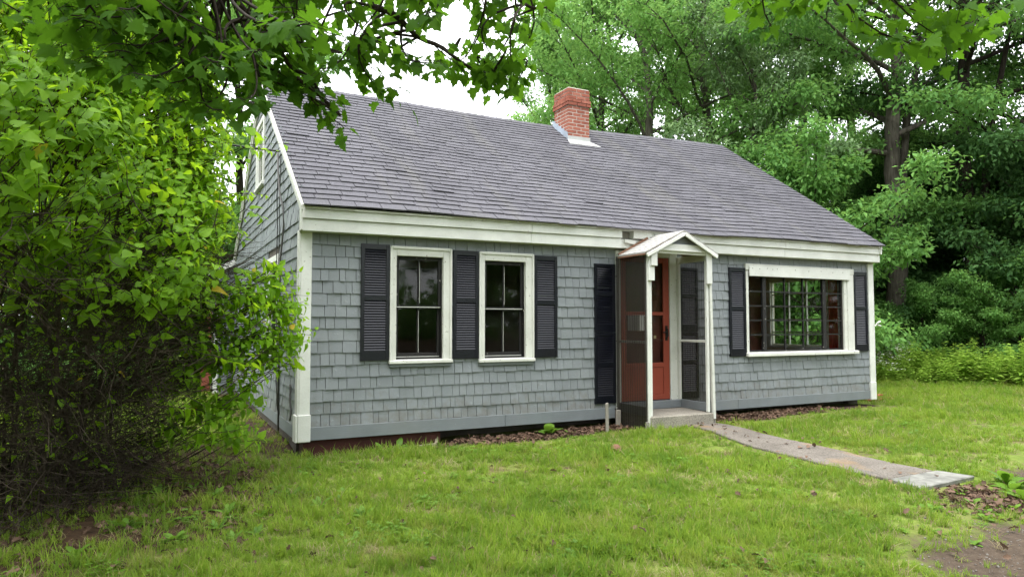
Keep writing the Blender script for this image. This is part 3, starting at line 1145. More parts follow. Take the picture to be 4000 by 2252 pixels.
for px0, px1, pz0, pz1 in ((4.62, 4.9, .4, .95), (4.96, 5.24, .4, .95), (4.62, 4.9, 1.05, 1.35), (4.96, 5.24, 1.05, 1.35)):
    idr.box(px0, px1, .062, .0695, pz0, pz1)
idr = idr.build('inner_door', 'panelling', house, bevel=.004)
MB().box(4.66, 5.20, .055, .068, 1.52, 2.15).build('pane', 'glass', idr)
MB().box(5.09, 5.135, -.0005, .0025, 1.12, 1.165).build('sticker', 'straw', sd, label='small pale sticker on the storm door glass')

# --- concrete step
st_ = MB().hexa([(4.43, -.755, -.30), (5.55, -.755, -.30), (5.55, -.095, -.30), (4.43, -.095, -.30),
                 (4.44, -.75, .095), (5.54, -.75, .088), (5.54, -.095, .10), (4.44, -.095, .105)]).build('concrete_step', 'concrete', bevel=.012)
tag(st_, 'low concrete step under the small entry porch', 'step')

# --- entry porch of posts and corrugated plastic
pp = MB()
porch = MB()
PX0, PX1, PY = 4.43, 5.49, -.70
porch.box(PX0 - .02, PX1 + .06, PY - .03, PY + .015, 2.30, 2.345)
porch.box(PX0 - .02, PX0 + .025, PY + .0155, -.03, 2.30, 2.34)
porch.box(PX1 + .015, PX1 + .06, PY + .0155, -.03, 2.30, 2.34)
porch = porch.build('porch', 'white', house, bevel=.003)
for x0, s in ((PX0, 1), (PX1 + .04, -1)):
    xs_ = sorted((x0 - .02 * s, x0 + .022 * s))
    lean = 0.0 if s > 0 else .05
    zb_ = -.07 if s > 0 else .0
    MB().hexa([(xs_[0] + lean, PY - .028, zb_), (xs_[1] + lean, PY - .028, zb_), (xs_[1] + lean, PY + .03, zb_), (xs_[0] + lean, PY + .03, zb_),
               (xs_[0], PY - .028, 2.2995), (xs_[1], PY - .028, 2.2995), (xs_[1], PY + .03, 2.2995), (xs_[0], PY + .03, 2.2995)]).build('post', 'white_worn', porch, bevel=.003)
    xs_ = sorted((x0 + .0225 * s, x0 + .065 * s))
    MB().box(xs_[0], xs_[1], PY - .012, PY + .028, .098, 2.2995).build('post', 'white', porch, bevel=.003)
    xs_ = sorted((x0 - .012 * s, x0 + .085 * s))
    MB().box(xs_[0], xs_[1], PY - .056, PY - .0285, 1.92 if s > 0 else 1.90, 2.335).build('bracket_board', 'white', porch, bevel=.003)
    if s > 0:
        MB().box(x0 + .01, x0 + .115, PY - .082, PY - .0565, 2.12, 2.345).build('bracket_board', 'white', porch, bevel=.003)
    # side frames
    xs_ = sorted((x0 - .018 * s, x0 + .02 * s))
    MB().box(xs_[0], xs_[1], -.075, -.0225, .10, 2.2995).build('post', 'white_worn', porch, bevel=.003)
    MB().box(xs_[0] + .004, xs_[1] - .004, PY + .031, -.0755, 1.07, 1.105).build('rail', 'white_worn', porch, bevel=.003)
    MB().box(xs_[0] + .002, xs_[1] - .002, PY + .031, -.0755, .10, .22).build('rail', 'skirt', porch, bevel=.003)
    if s < 0:
        MB().box(xs_[0] - .004, xs_[1] + .004, PY + .031, -.0755, 2.24, 2.2985).build('rail', 'white', porch, bevel=.003)
    # corrugated sheet outside the frame
    mb = MB()
    n = 96
    ya, yb = PY - .015, -.026
    xo = x0 - .034 * s
    for i in range(n + 1):
        y = ya + (yb - ya) * i / n
        x = xo + .0125 * math.sin((y - ya) / .052 * 2 * PI)
        mb.v += [(x, y, -.10 if s > 0 else .02), (x, y, 2.298)]
    for i in range(n):
        mb.f.append((2 * i, 2 * i + 2, 2 * i + 3, 2 * i + 1))
    mb.build('corrugated_panel', 'corrugated', porch, smooth=True)
    for zz in (1.088, .17, 2.25):
        for k in range(7):
            y = ya + .05 + k * .104
            MB().tube([(xo - .012 * s, y, zz), (xo - .004 * s, y, zz)], .005, 6).build('screw', 'metal_black', porch)
# small gabled porch roof
ax, az, fy, by = 5.01, 2.615, -.79, -.167
for s, xe, ze in ((-1, 4.335, 2.285), (1, 5.625, 2.315)):
    n_c = 7
    rf = MB()
    for k in range(n_c):
        t0, t1 = k / n_c, (k + 1) / n_c + .02
        def q(t, up):
            return (xe + (ax - xe) * t, ze + (az - ze) * t + up)
        u0, u1 = .022, .014
        (xa_, za_), (xb_, zb_) = q(t0, u0), q(min(t1, 1), u1)
        (xc_, zc_), (xd_, zd_) = q(t0, 0.0), q(min(t1, 1), 0.0)
        jj = random.uniform(-.012, .006)
        mb = MB().hexa([(xc_, fy + jj, zc_), (xd_, fy + jj, zd_), (xd_, by, zd_), (xc_, by, zc_),
                        (xa_, fy + jj, za_), (xb_, fy + jj, zb_), (xb_, by, zb_), (xa_, by, za_)])
        mb.build('roof_course', 'porch_roof', porch)
    MB().hexa([(xe, fy + .01, ze - .024), (ax, fy + .01, az - .024), (ax, by, az - .024), (xe, by, ze - .024),
               (xe, fy + .01, ze - .002), (ax, fy + .01, az - .002), (ax, by, az - .002), (xe, by, ze - .002)]).build('roof_deck', 'rot_wood', porch)
    MB().beam((xe + .02 * -s, fy - .004, ze - .032), (ax, fy - .004, az - .035), .05, .028, up=(0, 1, 0)).build('rake_board', 'white', porch, bevel=.003)
MB().beam((4.35, by + .004, 2.315), (4.86, by + .004, 2.58), .03, .04, up=(0, 1, 0)).build('rotten_rafter', 'rot_wood', porch)
pd = MB()
tri = [(4.52, 2.346), (5.48, 2.346), (ax, 2.575)]
pd.poly([(x, PY - .02, z) for x, z in tri]).poly([(x, PY + .005, z) for x, z in reversed(tri)])
for i in range(3):
    (xa_, za_), (xb_, zb_) = tri[i], tri[(i + 1) % 3]
    pd.poly([(xb_, PY - .02, zb_), (xa_, PY - .02, za_), (xa_, PY + .005, za_), (xb_, PY + .005, zb_)])
pd.build('pediment', 'skirt', porch, weld=True)
MB().box(4.40, 5.585, PY - .062, PY - .032, 2.337, 2.365).build('cross_board', 'white', porch, bevel=.003)
MB().hexa([(4.58, PY - .05, 2.366), (5.45, PY - .05, 2.366), (5.45, PY - .022, 2.366), (4.58, PY - .022, 2.366),
           (4.70, PY - .05, 2.435), (5.33, PY - .05, 2.435), (5.33, PY - .022, 2.435), (4.70, PY - .022, 2.435)]).build('cross_board', 'white', porch, bevel=.003)
# white mailbox inside the left porch frame
mb = MB()
mb.box(4.47, 4.56, -.47, -.20, 1.24, 1.44)
mb.box(4.465, 4.575, -.475, -.195, 1.442, 1.456)
mbx = mb.build('mailbox', 'white', bevel=.006)
tag(mbx, 'small white mailbox hung inside the porch on its left frame', 'mailbox')

# --- rake boards of the main roof
for xr, sgn in ((-.012, 1), (W + .03, 1)):
    for side in (1, -1):
        mb = MB()
        ts = [0, .25, .5, .75, 1.0]
        ring = []
        for t in ts:
            p = roof_pt(min(max(xr, 0), W), t, side, -.012)
            ring.append(p)
        for i in range(4):
            p, q_ = ring[i], ring[i + 1]
            dn = Vector((0, 0, -.15))
            x0, x1 = xr - .014, xr + .014
            mb.hexa([(x0, p.y, p.z + dn.z), (x1, p.y, p.z + dn.z), (x1, q_.y, q_.z + dn.z), (x0, q_.y, q_.z + dn.z),
                     (x0, p.y, p.z), (x1, p.y, p.z), (x1, q_.y, q_.z), (x0, q_.y, q_.z)])
        mb.build('rake_board', 'white_worn' if xr < 0 else 'white', house, weld=True)
        mb = MB()
        for i in range(4):
            p, q_ = ring[i], ring[i + 1]
            x0, x1 = (xr - .03, xr - .0145) if xr < 0 else (xr + .0145, xr + .03)
            mb.hexa([(x0, p.y, p.z - .06), (x1, p.y, p.z - .06), (x1, q_.y, q_.z - .06), (x0, q_.y, q_.z - .06),
                     (x0, p.y, p.z), (x1, p.y, p.z), (x1, q_.y, q_.z), (x0, q_.y, q_.z)])
        mb.build('rake_moulding', 'white_worn', house, weld=True)
MB().box(-.03, -.0125, -.166, -.027, 2.40, 2.68).build('cornice_return', 'white', house, bevel=.004)

# --- roof: deck plus tabs
XL, XR = -.015, W + .10
roof = MB()
nx = 40
for side in (1, -1):
    base = len(roof.v)
    for i in range(nx + 1):
        x = XL + (XR - XL) * i / nx
        for t in (0, .25, .5, .75, 1):
            roof.v.append(tuple(roof_pt(x, t, side, -.006)))
    for i in range(nx):
        for k in range(4):
            a = base + i * 5 + k
            f = (a, a + 5, a + 6, a + 1)
            roof.f.append(f if side > 0 else f[::-1])
roof = roof.build('roof', 'asphalt', house, weld=True)
NR = 34
tab_me = None
tabs = []
TABW = .305
for r_ in range(NR):
    x = XL - TABW * (.5 if r_ % 2 else 0) - float(rng.uniform(0, .02)) - .10 * ((r_ // 2) % 3)
    while x < XR - .01:
        x0, x1 = max(x + .0045, XL), min(x + TABW - .0045, XR)
        if x1 - x0 > .02:
            tabs.append((r_, x0, x1))
        x += TABW
tb = np.array(tabs)
cen = np.array([roof_pt((x0 + x1) / 2, (r_ + .5) / NR) for r_, x0, x1 in tabs])
px, py, dz = view(cen)
size = (tb[:, 2] - tb[:, 1]) / dz ** 2 * ((px > 0) & (py > 0))
big = set(np.argsort(-size)[:300].tolist())
TM = MB().hexa([(0, 0, 0), (1, 0, 0), (1, 1, 0), (0, 1, 0), (0, 0, 1), (1, 0, 1), (1, 1, .15), (0, 1, .15)])
tab_me = TM.mesh('roof_shingle', 'asphalt')
rest = MB()
for i, (r_, x0, x1) in enumerate(tabs):
    t0, t1 = r_ / NR - (.006 if r_ == 0 else 0), min((r_ + 1.12) / NR, 1.0)
    th = .014 + float(rng.uniform(0, .007)) + (.008 if rng.random() < .012 else 0)
    cr = float(rng.normal(0, .0012))
    p00, p10, p11, p01 = (roof_pt(x0, t0 + cr, 1, -.002), roof_pt(x1, t0 + cr, 1, -.002), roof_pt(x1, t1, 1, -.002), roof_pt(x0, t1, 1, -.002))
    if i in big:
        ex, ey = (p10 - p00), (p01 - p00)
        nrm = ex.cross(ey).normalized()
        m4 = Matrix.Identity(4)
        for k in range(3):
            m4[k][0], m4[k][1], m4[k][2], m4[k][3] = ex[k], ey[k], nrm[k] * th, p00[k]
        o = link('roof_shingle', tab_me, roof)
        o.matrix_local = m4
    else:
        nrm = (p10 - p00).cross(p01 - p00).normalized()
        rest.hexa([p00, p10, p11, p01, p00 + nrm * th, p10 + nrm * th, p11 + nrm * th * .15, p01 + nrm * th * .15])
rest.build('roof_shingles', 'asphalt', roof, kind='stuff')
for i in range(33):                                      # ridge caps
    x0 = XL + i * (XR - XL) / 33
    x1 = x0 + (XR - XL) / 33 + .02
    mb = MB()
    a0, a1 = roof_pt(x0, 1), roof_pt(min(x1, XR), 1)
    f0, f1 = roof_pt(x0, .968), roof_pt(min(x1, XR), .968)
    b0, b1 = roof_pt(x0, .968, -1), roof_pt(min(x1, XR), .968, -1)
    u0, u1 = Vector((0, 0, .020)), Vector((0, 0, .012))
    mb.poly([f0 + u0, f1 + u1, a1 + u1, a0 + u0]).poly([a0 + u0, a1 + u1, b1 + u1, b0 + u0])
    mb.poly([f0, f1, f1 + u1, f0 + u0])
    mb.poly([f0, f0 + u0, a0 + u0, b0 + u0, b0])
    mb.build('ridge_cap', 'asphalt', roof, weld=True)

# --- chimney
CX0, CX1, CY0, CY1, CZ0, CZ1 = 5.555, 6.035, 3.11, 3.64, 4.60, 5.92
ch = MB().box(CX0 + .003, CX1 - .003, CY0 + .003, CY1 - .003, CZ0, CZ1 - .005).build('chimney', 'mortar', house)
BH, MJ = .0535, .0150
bmeshes = {}


def brick(x0, x1, y0, y1, z0):
    key = (round(x1 - x0, 3), round(y1 - y0, 3))
    if key not in bmeshes:
        bmeshes[key] = MB().box(0, key[0], 0, key[1], 0, BH).mesh('brick', 'brick')
    o = link('brick', bmeshes[key], ch)
    o.location = (x0 + random.gauss(0, .0012), y0 + random.gauss(0, .0012), z0)


nc = int((CZ1 - 4.80) / (BH + MJ))
for i in range(nc):
    z = CZ1 - (i + 1) * (BH + MJ) + MJ
    e = .024 if i in (3, 4) else (.006 if i < 3 else 0)
    x0, x1, y0, y1 = CX0 - e, CX1 + e, CY0 - e, CY1 + e
    wx, wy = (x1 - x0), (y1 - y0)
    lf = [0, .2, .4, 1] if False else None
    if i % 2:
        cx_ = [x0, x0 + wx * .21, x0 + wx * .605, x1]
        cy_ = [y0 + .092, y0 + .092 + (wy - .092) * .46, y1]
    else:
        cx_ = [x0, x0 + wx * .40, x0 + wx * .80, x1]
        cy_ = [y0 + .092, y0 + .092 + (wy - .092) * .25, y0 + .092 + (wy - .092) * .72, y1]
    for a, b in zip(cx_[:-1], cx_[1:]):
        brick(a + MJ / 2 * (a > x0), b - MJ / 2 * (b < x1), y0, y0 + .09, z)
        brick(a + MJ / 2 * (a > x0), b - MJ / 2 * (b < x1), y1 - .09, y1, z)
    for a, b in zip(cy_[:-1], cy_[1:]):
        if b >= y1:
            b = y1 - .092
        if b - a < .03:
            continue
        brick(x0, x0 + .09, a + MJ / 2, b - MJ / 2, z)
        brick(x1 - .09, x1, a + MJ / 2, b - MJ / 2, z)
MB().box(CX0 - .004, CX1 + .004, CY0 - .004, CY1 + .004, CZ1 - .004, CZ1 + .022).build('mortar_cap', 'mortar', ch, bevel=.014)
for k in range(5):                                       # stepped lead on the left face
    y = CY0 - .02 + k * .115
    zb = roof_pt(CX0, (y - EY) / (RY - EY)).z
    zc_ = roof_pt(CX0, (y + .13 - EY) / (RY - EY)).z
    mb = MB().hexa([(CX0 - .012, y, zb - .01), (CX0 - .004, y, zb - .01), (CX0 - .004, y + .13, zc_ - .01), (CX0 - .012, y + .13, zc_ - .01),
                    (CX0 - .016, y + .05, zb + .19), (CX0 - .006, y + .05, zb + .19), (CX0 - .006, y + .16, zc_ + .14), (CX0 - .016, y + .16, zc_ + .14)])
    mb.build('flashing', 'lead', ch)
mb = MB()
f = [roof_pt(x, (y - EY) / (RY - EY), 1, .016) for x, y in ((CX0 - .10, CY0 - .20), (CX1 + .14, CY0 - .20), (CX1 + .02, CY0 + .005), (CX0 - .02, CY0 + .005))]
g = [(CX0 - .02, CY0 - .006, f[3].z + .075), (CX1 + .02, CY0 - .006, f[2].z + .075)]
mb.poly(f).poly([f[3], f[2], g[1], g[0]])
ap = mb.build('apron_flashing', 'apron', ch, weld=True)
so = ap.modifiers.new('thick', 'SOLIDIFY')
so.thickness = .006

# --- rear ell
ell = MB().box(-.40, 2.5, 7.59, 11.5, -.3, 2.40).build('rear_ell', 'shingle', house)
MB().poly([(-.40, 7.595, 2.40), (.2, 7.595, 2.40), (.2, 7.595, 2.75)]).build('ell_gable', 'shingle', ell)
MB().box(-.425, -.31, 7.565, 7.589, -.1, 2.42).build('corner_board', 'white', ell)
MB().box(-.425, -.401, 7.565, 7.70, -.1, 2.42).build('corner_board', 'white', ell)
MB().box(-.43, -.403, 7.9, 8.8, -.05, 2.05).build('ell_door', 'white', ell)
MB().hexa([(-.58, 7.52, 2.385), (.6, 7.52, 2.98), (.6, 11.6, 2.98), (-.58, 11.6, 2.385), (-.60, 7.52, 2.43), (.58, 7.52, 3.025), (.58, 11.6, 3.025), (-.60, 11.6, 2.43)]).build('ell_roof', 'asphalt', ell)
MB().beam((-.58, 7.51, 2.36), (.6, 7.51, 2.955), .10, .03, up=(0, 1, 0)).build('rake_board', 'white', ell)
MB().box(-.62, -.43, 7.75, 7.88, -.2, 1.6).build('brick_pier', 'brick', ell)
for j in range(17):
    MB().box(-.306, .0, 7.572, 7.5895, .05 + j * .14, .05 + j * .14 + .135).build('clapboard', 'skirt', ell)

# --- cables on the gable and service wires
def curve_pts(a, b, sag, n=14):
    a, b = Vector(a), Vector(b)
    return [a.lerp(b, i / n) - Vector((0, 0, sag * 4 * (i / n) * (1 - i / n))) for i in range(n + 1)]


def wavy(y0, z0, y1, z1, amp, n=24, x=-.03):
    return [(x + .006 * math.sin(i * 1.1), y0 + (y1 - y0) * i / n + amp * math.sin(i * .55 + z0), z0 + (z1 - z0) * i / n) for i in range(n + 1)]


MB().tube(wavy(1.72, 3.72, 1.42, .2, .03), .007, 6).build('cable', 'cable', house, smooth=True)
MB().tube(wavy(1.50, 3.60, 1.30, .1, .02), .006, 6).build('cable', 'cable', house, smooth=True)
MB().tube([(-.03, 1.72, 3.74), (-.045, 1.55, 3.4), (-.045, 1.36, 3.05), (-.04, 1.12, 2.86), (-.035, 1.06, 2.6), (-.035, 1.28, 2.2), (-.03, 1.34, 1.4), (-.03, 1.25, -.1)], .013, 8).build('conduit', 'cable_grey', house, smooth=True)
MB().tube(wavy(.35, .62, .30, .2, .015, 10, -.04), .012, 6).build('cable', 'cable_grey', house, smooth=True)
for nm, a, b, r_, sag, lab in (
        ('power_cable', (-.06, 3.95, 5.38), (-16, 7.5, 9.3), .014, .7, 'upper black service cable running from the gable peak into the trees'),
        ('power_cable', (-.06, 3.9, 5.30), (-16, 7.2, 8.6), .010, .9, 'slack thin cable just below the one at the gable peak'),
        ('power_cable', (-.06, 2.9, 4.70), (-16, 6.0, 7.9), .013, .6, 'cable fixed halfway up the front rake of the gable'),
        ('power_cable', (-.06, 1.30, 3.62), (-16, 4.2, 6.6), .012, .5, 'lowest cable, tied to the rake above the gable conduits')):
    c_ = MB().tube(curve_pts(a, b, sag, 24), r_, 6).build(nm, 'cable', smooth=True)
    tag(c_, lab, 'cable', 'service cables from the gable')
MB().box(-.10, -.05, 3.88, 4.0, 5.26, 5.36).build('insulator', 'metal_black', house)


# ------------------------------------------------------------------ woodland trees
def rot_about(v, axis, ang):
    return Matrix.Rotation(ang, 3, axis) @ v


def grow_tree(seed, H, base_t, Rr, n_limb, leaf, n_leaf, clump, flat, up, r0, lean=.04, fork=False):
    """trunk, branches and leaf arrays of a tree standing at the origin"""
    g = np.random.default_rng(seed)
    rr = random.Random(seed)
    trunk, limbs = MB(), MB()
    n = 12
    ang = rr.uniform(0, 6.28)
    pts = [Vector((math.cos(ang) * lean * H * (i / n) ** 1.6 + .10 * math.sin(i * 1.3 + seed), math.sin(ang) * lean * H * (i / n) ** 1.6 + .10 * math.cos(i * 1.7 + seed), H * .95 * i / n)) for i in range(n + 1)]
    pts[0].x = pts[0].y = 0
    rad = [r0 * (1 - i / n) ** .8 + .02 for i in range(n + 1)]
    rad[0] *= 1.35
    trunk.tube(pts, rad, 9)
    if fork:
        q = [pts[2] + Vector((.0, 0, 0))] + [pts[2 + i] + Vector((.30 * i ** .9 * math.cos(ang + 2), .30 * i ** .9 * math.sin(ang + 2), .1 * i)) for i in range(1, 7)]
        trunk.tube(q, [r0 * .6 * (1 - i / 8) for i in range(7)], 8)

    def at(t):
        f = min(max(t, 0), .999) * n
        i = int(f)
        return pts[i].lerp(pts[i + 1], f - i)
    C, D = [], []
    for k in range(n_limb):
        t = base_t + (1.0 - base_t) * ((k + rr.random()) / n_limb)
        az = k * 2.399 + rr.uniform(-.5, .5)
        u = (t - base_t) / (1 - base_t)
        Ln = Rr * (.55 + .75 * math.sin(PI * min(u * .85 + .12, 1))) * rr.uniform(.7, 1.12) * (1 - .55 * max(0, u - .7) / .3)
        el = R(8 + 58 * u * up + rr.uniform(-8, 14))
        p = at(t)
        d = Vector((math.cos(az) * math.cos(el), math.sin(az) * math.cos(el), math.sin(el)))
        line = [p]
        for s in range(6):
            d = (d + Vector((rr.uniform(-.16, .16), rr.uniform(-.16, .16), rr.uniform(-.10, .06) - .045 * (1 - u)))).normalized()
            p = p + d * Ln / 6
            line.append(p)
        rb = max(.022, r0 * .34 * (1 - .6 * u))
        limbs.tube(line, [rb * (1 - .85 * i / 6) + .006 for i in range(7)], 5, cap=False)
        for s in range(1, 7):
            nsub = 2 if s < 6 else 3
            for q_ in range(nsub):
                if s < 2 and rr.random() < .5:
                    continue
                a2 = rr.uniform(.5, 1.3) * (1 if q_ % 2 else -1)
                dd = (line[s] - line[s - 1]).normalized()
                dd = rot_about(dd, Vector((0, 0, 1)), a2)
                dd = (dd + Vector((0, 0, rr.uniform(-.15, .30 * up + .05)))).normalized()
                ls = Ln * rr.uniform(.14, .32) * (1.2 - .1 * s)
                m_ = line[s] + dd * ls * .55 + Vector((0, 0, .05))
                e_ = line[s] + dd * ls + Vector((0, 0, -.03 * ls))
                limbs.tube([line[s], m_, e_], [rb * .3, rb * .2, .005], 4, cap=False)
                for c_, w_ in ((m_, .8), (e_, 1.0)):
                    C.append((c_.x, c_.y, c_.z, w_ * clump * rr.uniform(.7, 1.25)))
                    D.append((dd.x, dd.y, dd.z))
    C, D = np.array(C), np.array(D)
    per = max(4, int(n_leaf / len(C)))
    idx = np.repeat(np.arange(len(C)), per)
    cr = C[idx, 3]
    ball = unit(g.normal(0, 1, (len(idx), 3)) + np.array([0, 0, .25]))
    rad_ = cr * g.random(len(idx)) ** .42
    off = ball * rad_[:, None] * np.array([1.0, 1.0, .78 * flat]) * np.repeat(g.uniform(.75, 1.25, (len(C), 3)), per, axis=0)
    P = C[idx, :3] + off
    dr = unit(ball * .7 + np.array([0, 0, -.45]) + g.normal(0, .55, P.shape))
    nm = unit(np.array([0, 0, .8]) + ball * .75 + g.normal(0, .40, P.shape))
    S = leaf * g.uniform(.5, 1.35, len(idx))
    V, F = scatter(*SIMPLE, P, frames(dr, nm), S)
    return trunk, limbs, V, F


KINDS = {}


def tree_kind(key, mats, **kw):
    tr, li, V, F = grow_tree(**kw)
    KINDS[key] = (tr.mesh('trunk', mats[0], True), li.mesh('branches', mats[0], True), mesh_np('crown', V, F, mats[1]))


tree_kind('ash', ('bark', 'leaf_ash'), seed=3, H=17, base_t=.22, Rr=4.2, n_limb=26, leaf=.135, n_leaf=62000, clump=.60, flat=.95, up=1.0, r0=.24)
tree_kind('ash2', ('bark', 'leaf_ash'), seed=11, H=14, base_t=.12, Rr=4.0, n_limb=24, leaf=.135, n_leaf=54000, clump=.58, flat=.95, up=1.0, r0=.2)
tree_kind('maple', ('bark', 'leaf_mid'), seed=5, H=20, base_t=.33, Rr=5.0, n_limb=26, leaf=.145, n_leaf=56000, clump=.70, flat=.75, up=.85, r0=.30, fork=True)
tree_kind('dark', ('bark_dark', 'leaf_dark'), seed=8, H=19, base_t=.34, Rr=4.8, n_limb=24, leaf=.150, n_leaf=44000, clump=.72, flat=.75, up=.8, r0=.26, fork=True)
tree_kind('mid', ('bark_dark', 'leaf_mid'), seed=21, H=17, base_t=.18, Rr=4.4, n_limb=24, leaf=.145, n_leaf=50000, clump=.66, flat=.8, up=.9, r0=.22)
tree_kind('pale', ('bark', 'leaf_pale'), seed=31, H=11, base_t=.12, Rr=3.2, n_limb=22, leaf=.13, n_leaf=30000, clump=.5, flat=.8, up=.9, r0=.15)
tree_kind('under', ('bark_dark', 'leaf_mid'), seed=41, H=5.0, base_t=.05, Rr=2.7, n_limb=22, leaf=.14, n_leaf=24000, clump=.5, flat=.8, up=1.0, r0=.08)
tree_kind('under_dark', ('bark_dark', 'leaf_dark'), seed=47, H=5.6, base_t=.05, Rr=2.9, n_limb=22, leaf=.14, n_leaf=26000, clump=.5, flat=.8, up=1.0, r0=.08)


def tree(kind, px, dist, scale, rz, name, label, cat='tree', group='woodland trees behind the cottage', sz=1.0):
    x, y = bearing(px, dist)
    t = thing(name, label, cat, (x, y, float(gz(x, y)) - .05), rz, group)
    t.scale = (scale, scale, scale * sz)
    a, b, c = KINDS[kind]
    link('trunk', a, t)
    link('branches', b, t, kind='stuff')
    link('crown', c, t, kind='stuff')
    return t


G1, G2 = 'woodland trees behind the cottage', 'undergrowth at the edge of the field'
for k, (kind, px, ds, s_, rz, sz, lab) in enumerate((
        ('maple', 3500, 24.6, .98, .4, 1.0, 'tall maple with thick grey trunk in the woods right of the roof'),
        ('dark', 3800, 25.6, .98, 2.0, 1.0, 'dark twin-trunked tree standing in the gap of bright sky at far right'),
        ('mid', 4060, 26.0, 1.05, 4.0, 1.0, 'green tree filling the right edge of the picture'),
        ('under', 3185, 21.0, 1.08, 1.1, 1.0, 'bright young tree leaning over the right end of the roof'),
        ('ash', 3180, 29.0, 1.08, 1.0, 1.0, 'light green tree just above the right end of the roof'),
        ('dark', 3330, 34.0, 1.10, 5.0, 1.0, 'dark tree deep behind the thick grey trunk'),
        ('pale', 2960, 22.5, 1.02, .7, 1.0, 'small pale silvery-green tree behind the right slope of the roof'),
        ('ash', 2760, 25.0, .98, 2.6, 1.0, 'bright green tree between the chimney and the right end of the ridge'),
        ('ash2', 2560, 23.5, 1.05, 5.2, 1.05, 'bright young tree just right of the chimney'),
        ('ash', 2330, 27.0, 1.02, 4.4, 1.0, 'tall bright tree rising directly behind the chimney'),
        ('ash2', 2120, 29.0, .98, 1.9, 1.0, 'lower bright tree left of the chimney against white sky'),
        ('ash2', 1870, 34.0, .80, 3.1, 1.0, 'small distant tree low on the ridge under the maple branches'),
        ('maple', 2620, 35.0, 1.05, 3.0, 1.0, 'tall darker tree behind the bright trees right of the chimney'),
        ('mid', 2900, 36.0, 1.15, .3, 1.0, 'tall green tree far behind the right part of the ridge'),
        ('mid', 950, 25.0, .82, 2.2, 1.0, 'thin tree behind the left gable where the cables cross'),
        ('ash2', 620, 21.0, 1.0, .9, 1.0, 'green tree behind the big bush, left of the gable'),
        ('mid', 180, 20.0, 1.0, 3.9, 1.0, 'green tree at the far left behind the big bush'),
        ('dark', 4350, 30.0, 1.1, 2.9, 1.0, 'dark tree beyond the right edge of the woods')
        )):
    tree(kind, px, ds, s_, rz, kind.replace('2', '') + '_tree' if kind not in ('dark', 'mid', 'pale', 'under') else 'woodland_tree', lab, sz=sz)
BUSH_LABELS = (
    'dark bush just beyond the right corner of the cottage', 'low green bush in front of the thick grey trunk', 'dark bush in the shade between the grey trunk and the twin trunks',
    'low green bush in front of the dark twin trunks', 'green bush behind the meadow plants at the right edge', 'dark bush right behind the twin trunks', 'green bush behind the right eave, seen past the roof end',
    'dark bush mostly out of view at the right edge of the woods', 'dark bush deep behind the thick grey trunk', 'green bush beyond the cottage, glimpsed through the big window',
    'large dark bush far back near the right edge', 'large dark bush far back behind the twin trunks', 'dark bush just outside the right edge of the picture', 'large dark bush far behind the right corner of the cottage')
for k, (kind, px, ds, s_, rz) in enumerate((
        ('under_dark', 3390, 25.0, .70, .3), ('under', 3600, 23.5, .46, 1.9), ('under_dark', 3690, 27.5, .70, 3.2), ('under', 3840, 23.2, .48, 4.4),
        ('under', 3990, 23.4, .58, 5.6), ('under_dark', 3900, 28.0, 1.1, .8), ('under', 3270, 27.0, .8, 2.5), ('under_dark', 4120, 26.0, 1.1, 1.2),
        ('under_dark', 3560, 29.0, 1.15, 3.6), ('under', 3130, 26.0, .7, 4.9), ('under_dark', 3980, 32.0, 1.3, 3.9), ('under_dark', 3780, 34.0, 1.3, 2.2),
        ('under_dark', 4230, 24.0, 1.0, 2.2), ('under_dark', 3450, 34.0, 1.3, 1.2))):
    tree(kind, px, ds, s_, rz, 'understory_bush', BUSH_LABELS[k], 'bush',
         'layered green bushes along the field' if kind == 'under' else 'dark bushes in the woods')
for px, ds, s_, lab in ((820, 24.0, .9, 'green bush just left of the rear ell of the cottage'), (560, 20.0, .8, 'green bush behind the right half of the big lilac'),
                        (300, 18.5, .9, 'green bush behind the middle of the big lilac'), (60, 17.0, .9, 'green bush behind the left part of the big lilac')):
    tree('under', px, ds, s_, px * .01, 'understory_bush', lab, 'bush', 'bushes behind the left thicket')
# unseen trees and bushes added behind the viewer to darken the window reflections
for k, (dx, dy, kd) in enumerate(((-16, -22, 'maple'), (-8, -27, 'mid'), (-1, -25, 'dark'), (6, -28, 'maple'), (13, -24, 'mid'), (19, -27, 'dark'), (26, -22, 'mid'),
                                  (-22, -12, 'mid'), (33, -26, 'dark'), (3, -34, 'mid'), (-12, -34, 'dark'), (18, -35, 'maple'), (40, -20, 'maple'), (28, -32, 'maple'))):
    t = thing('woodland_tree', 'unseen tree added behind the viewer to darken the window reflections', 'tree', (dx, dy, -.2), k * 1.3, 'trees added behind the viewer')
    for nm_, me_ in zip(('trunk', 'branches', 'crown'), KINDS[kd]):
        link(nm_, me_, t, kind='stuff' if nm_ != 'trunk' else None)
    if k % 2 == 0:
        t2 = thing('understory_bush', 'unseen bush added behind the viewer to darken the window reflections', 'bush', (dx + 3, dy + 2, -.2), k * .7, 'bushes added behind the viewer')
        for nm_, me_ in zip(('trunk', 'branches', 'crown'), KINDS['under_dark']):
            link(nm_, me_, t2, kind='stuff' if nm_ != 'trunk' else None)
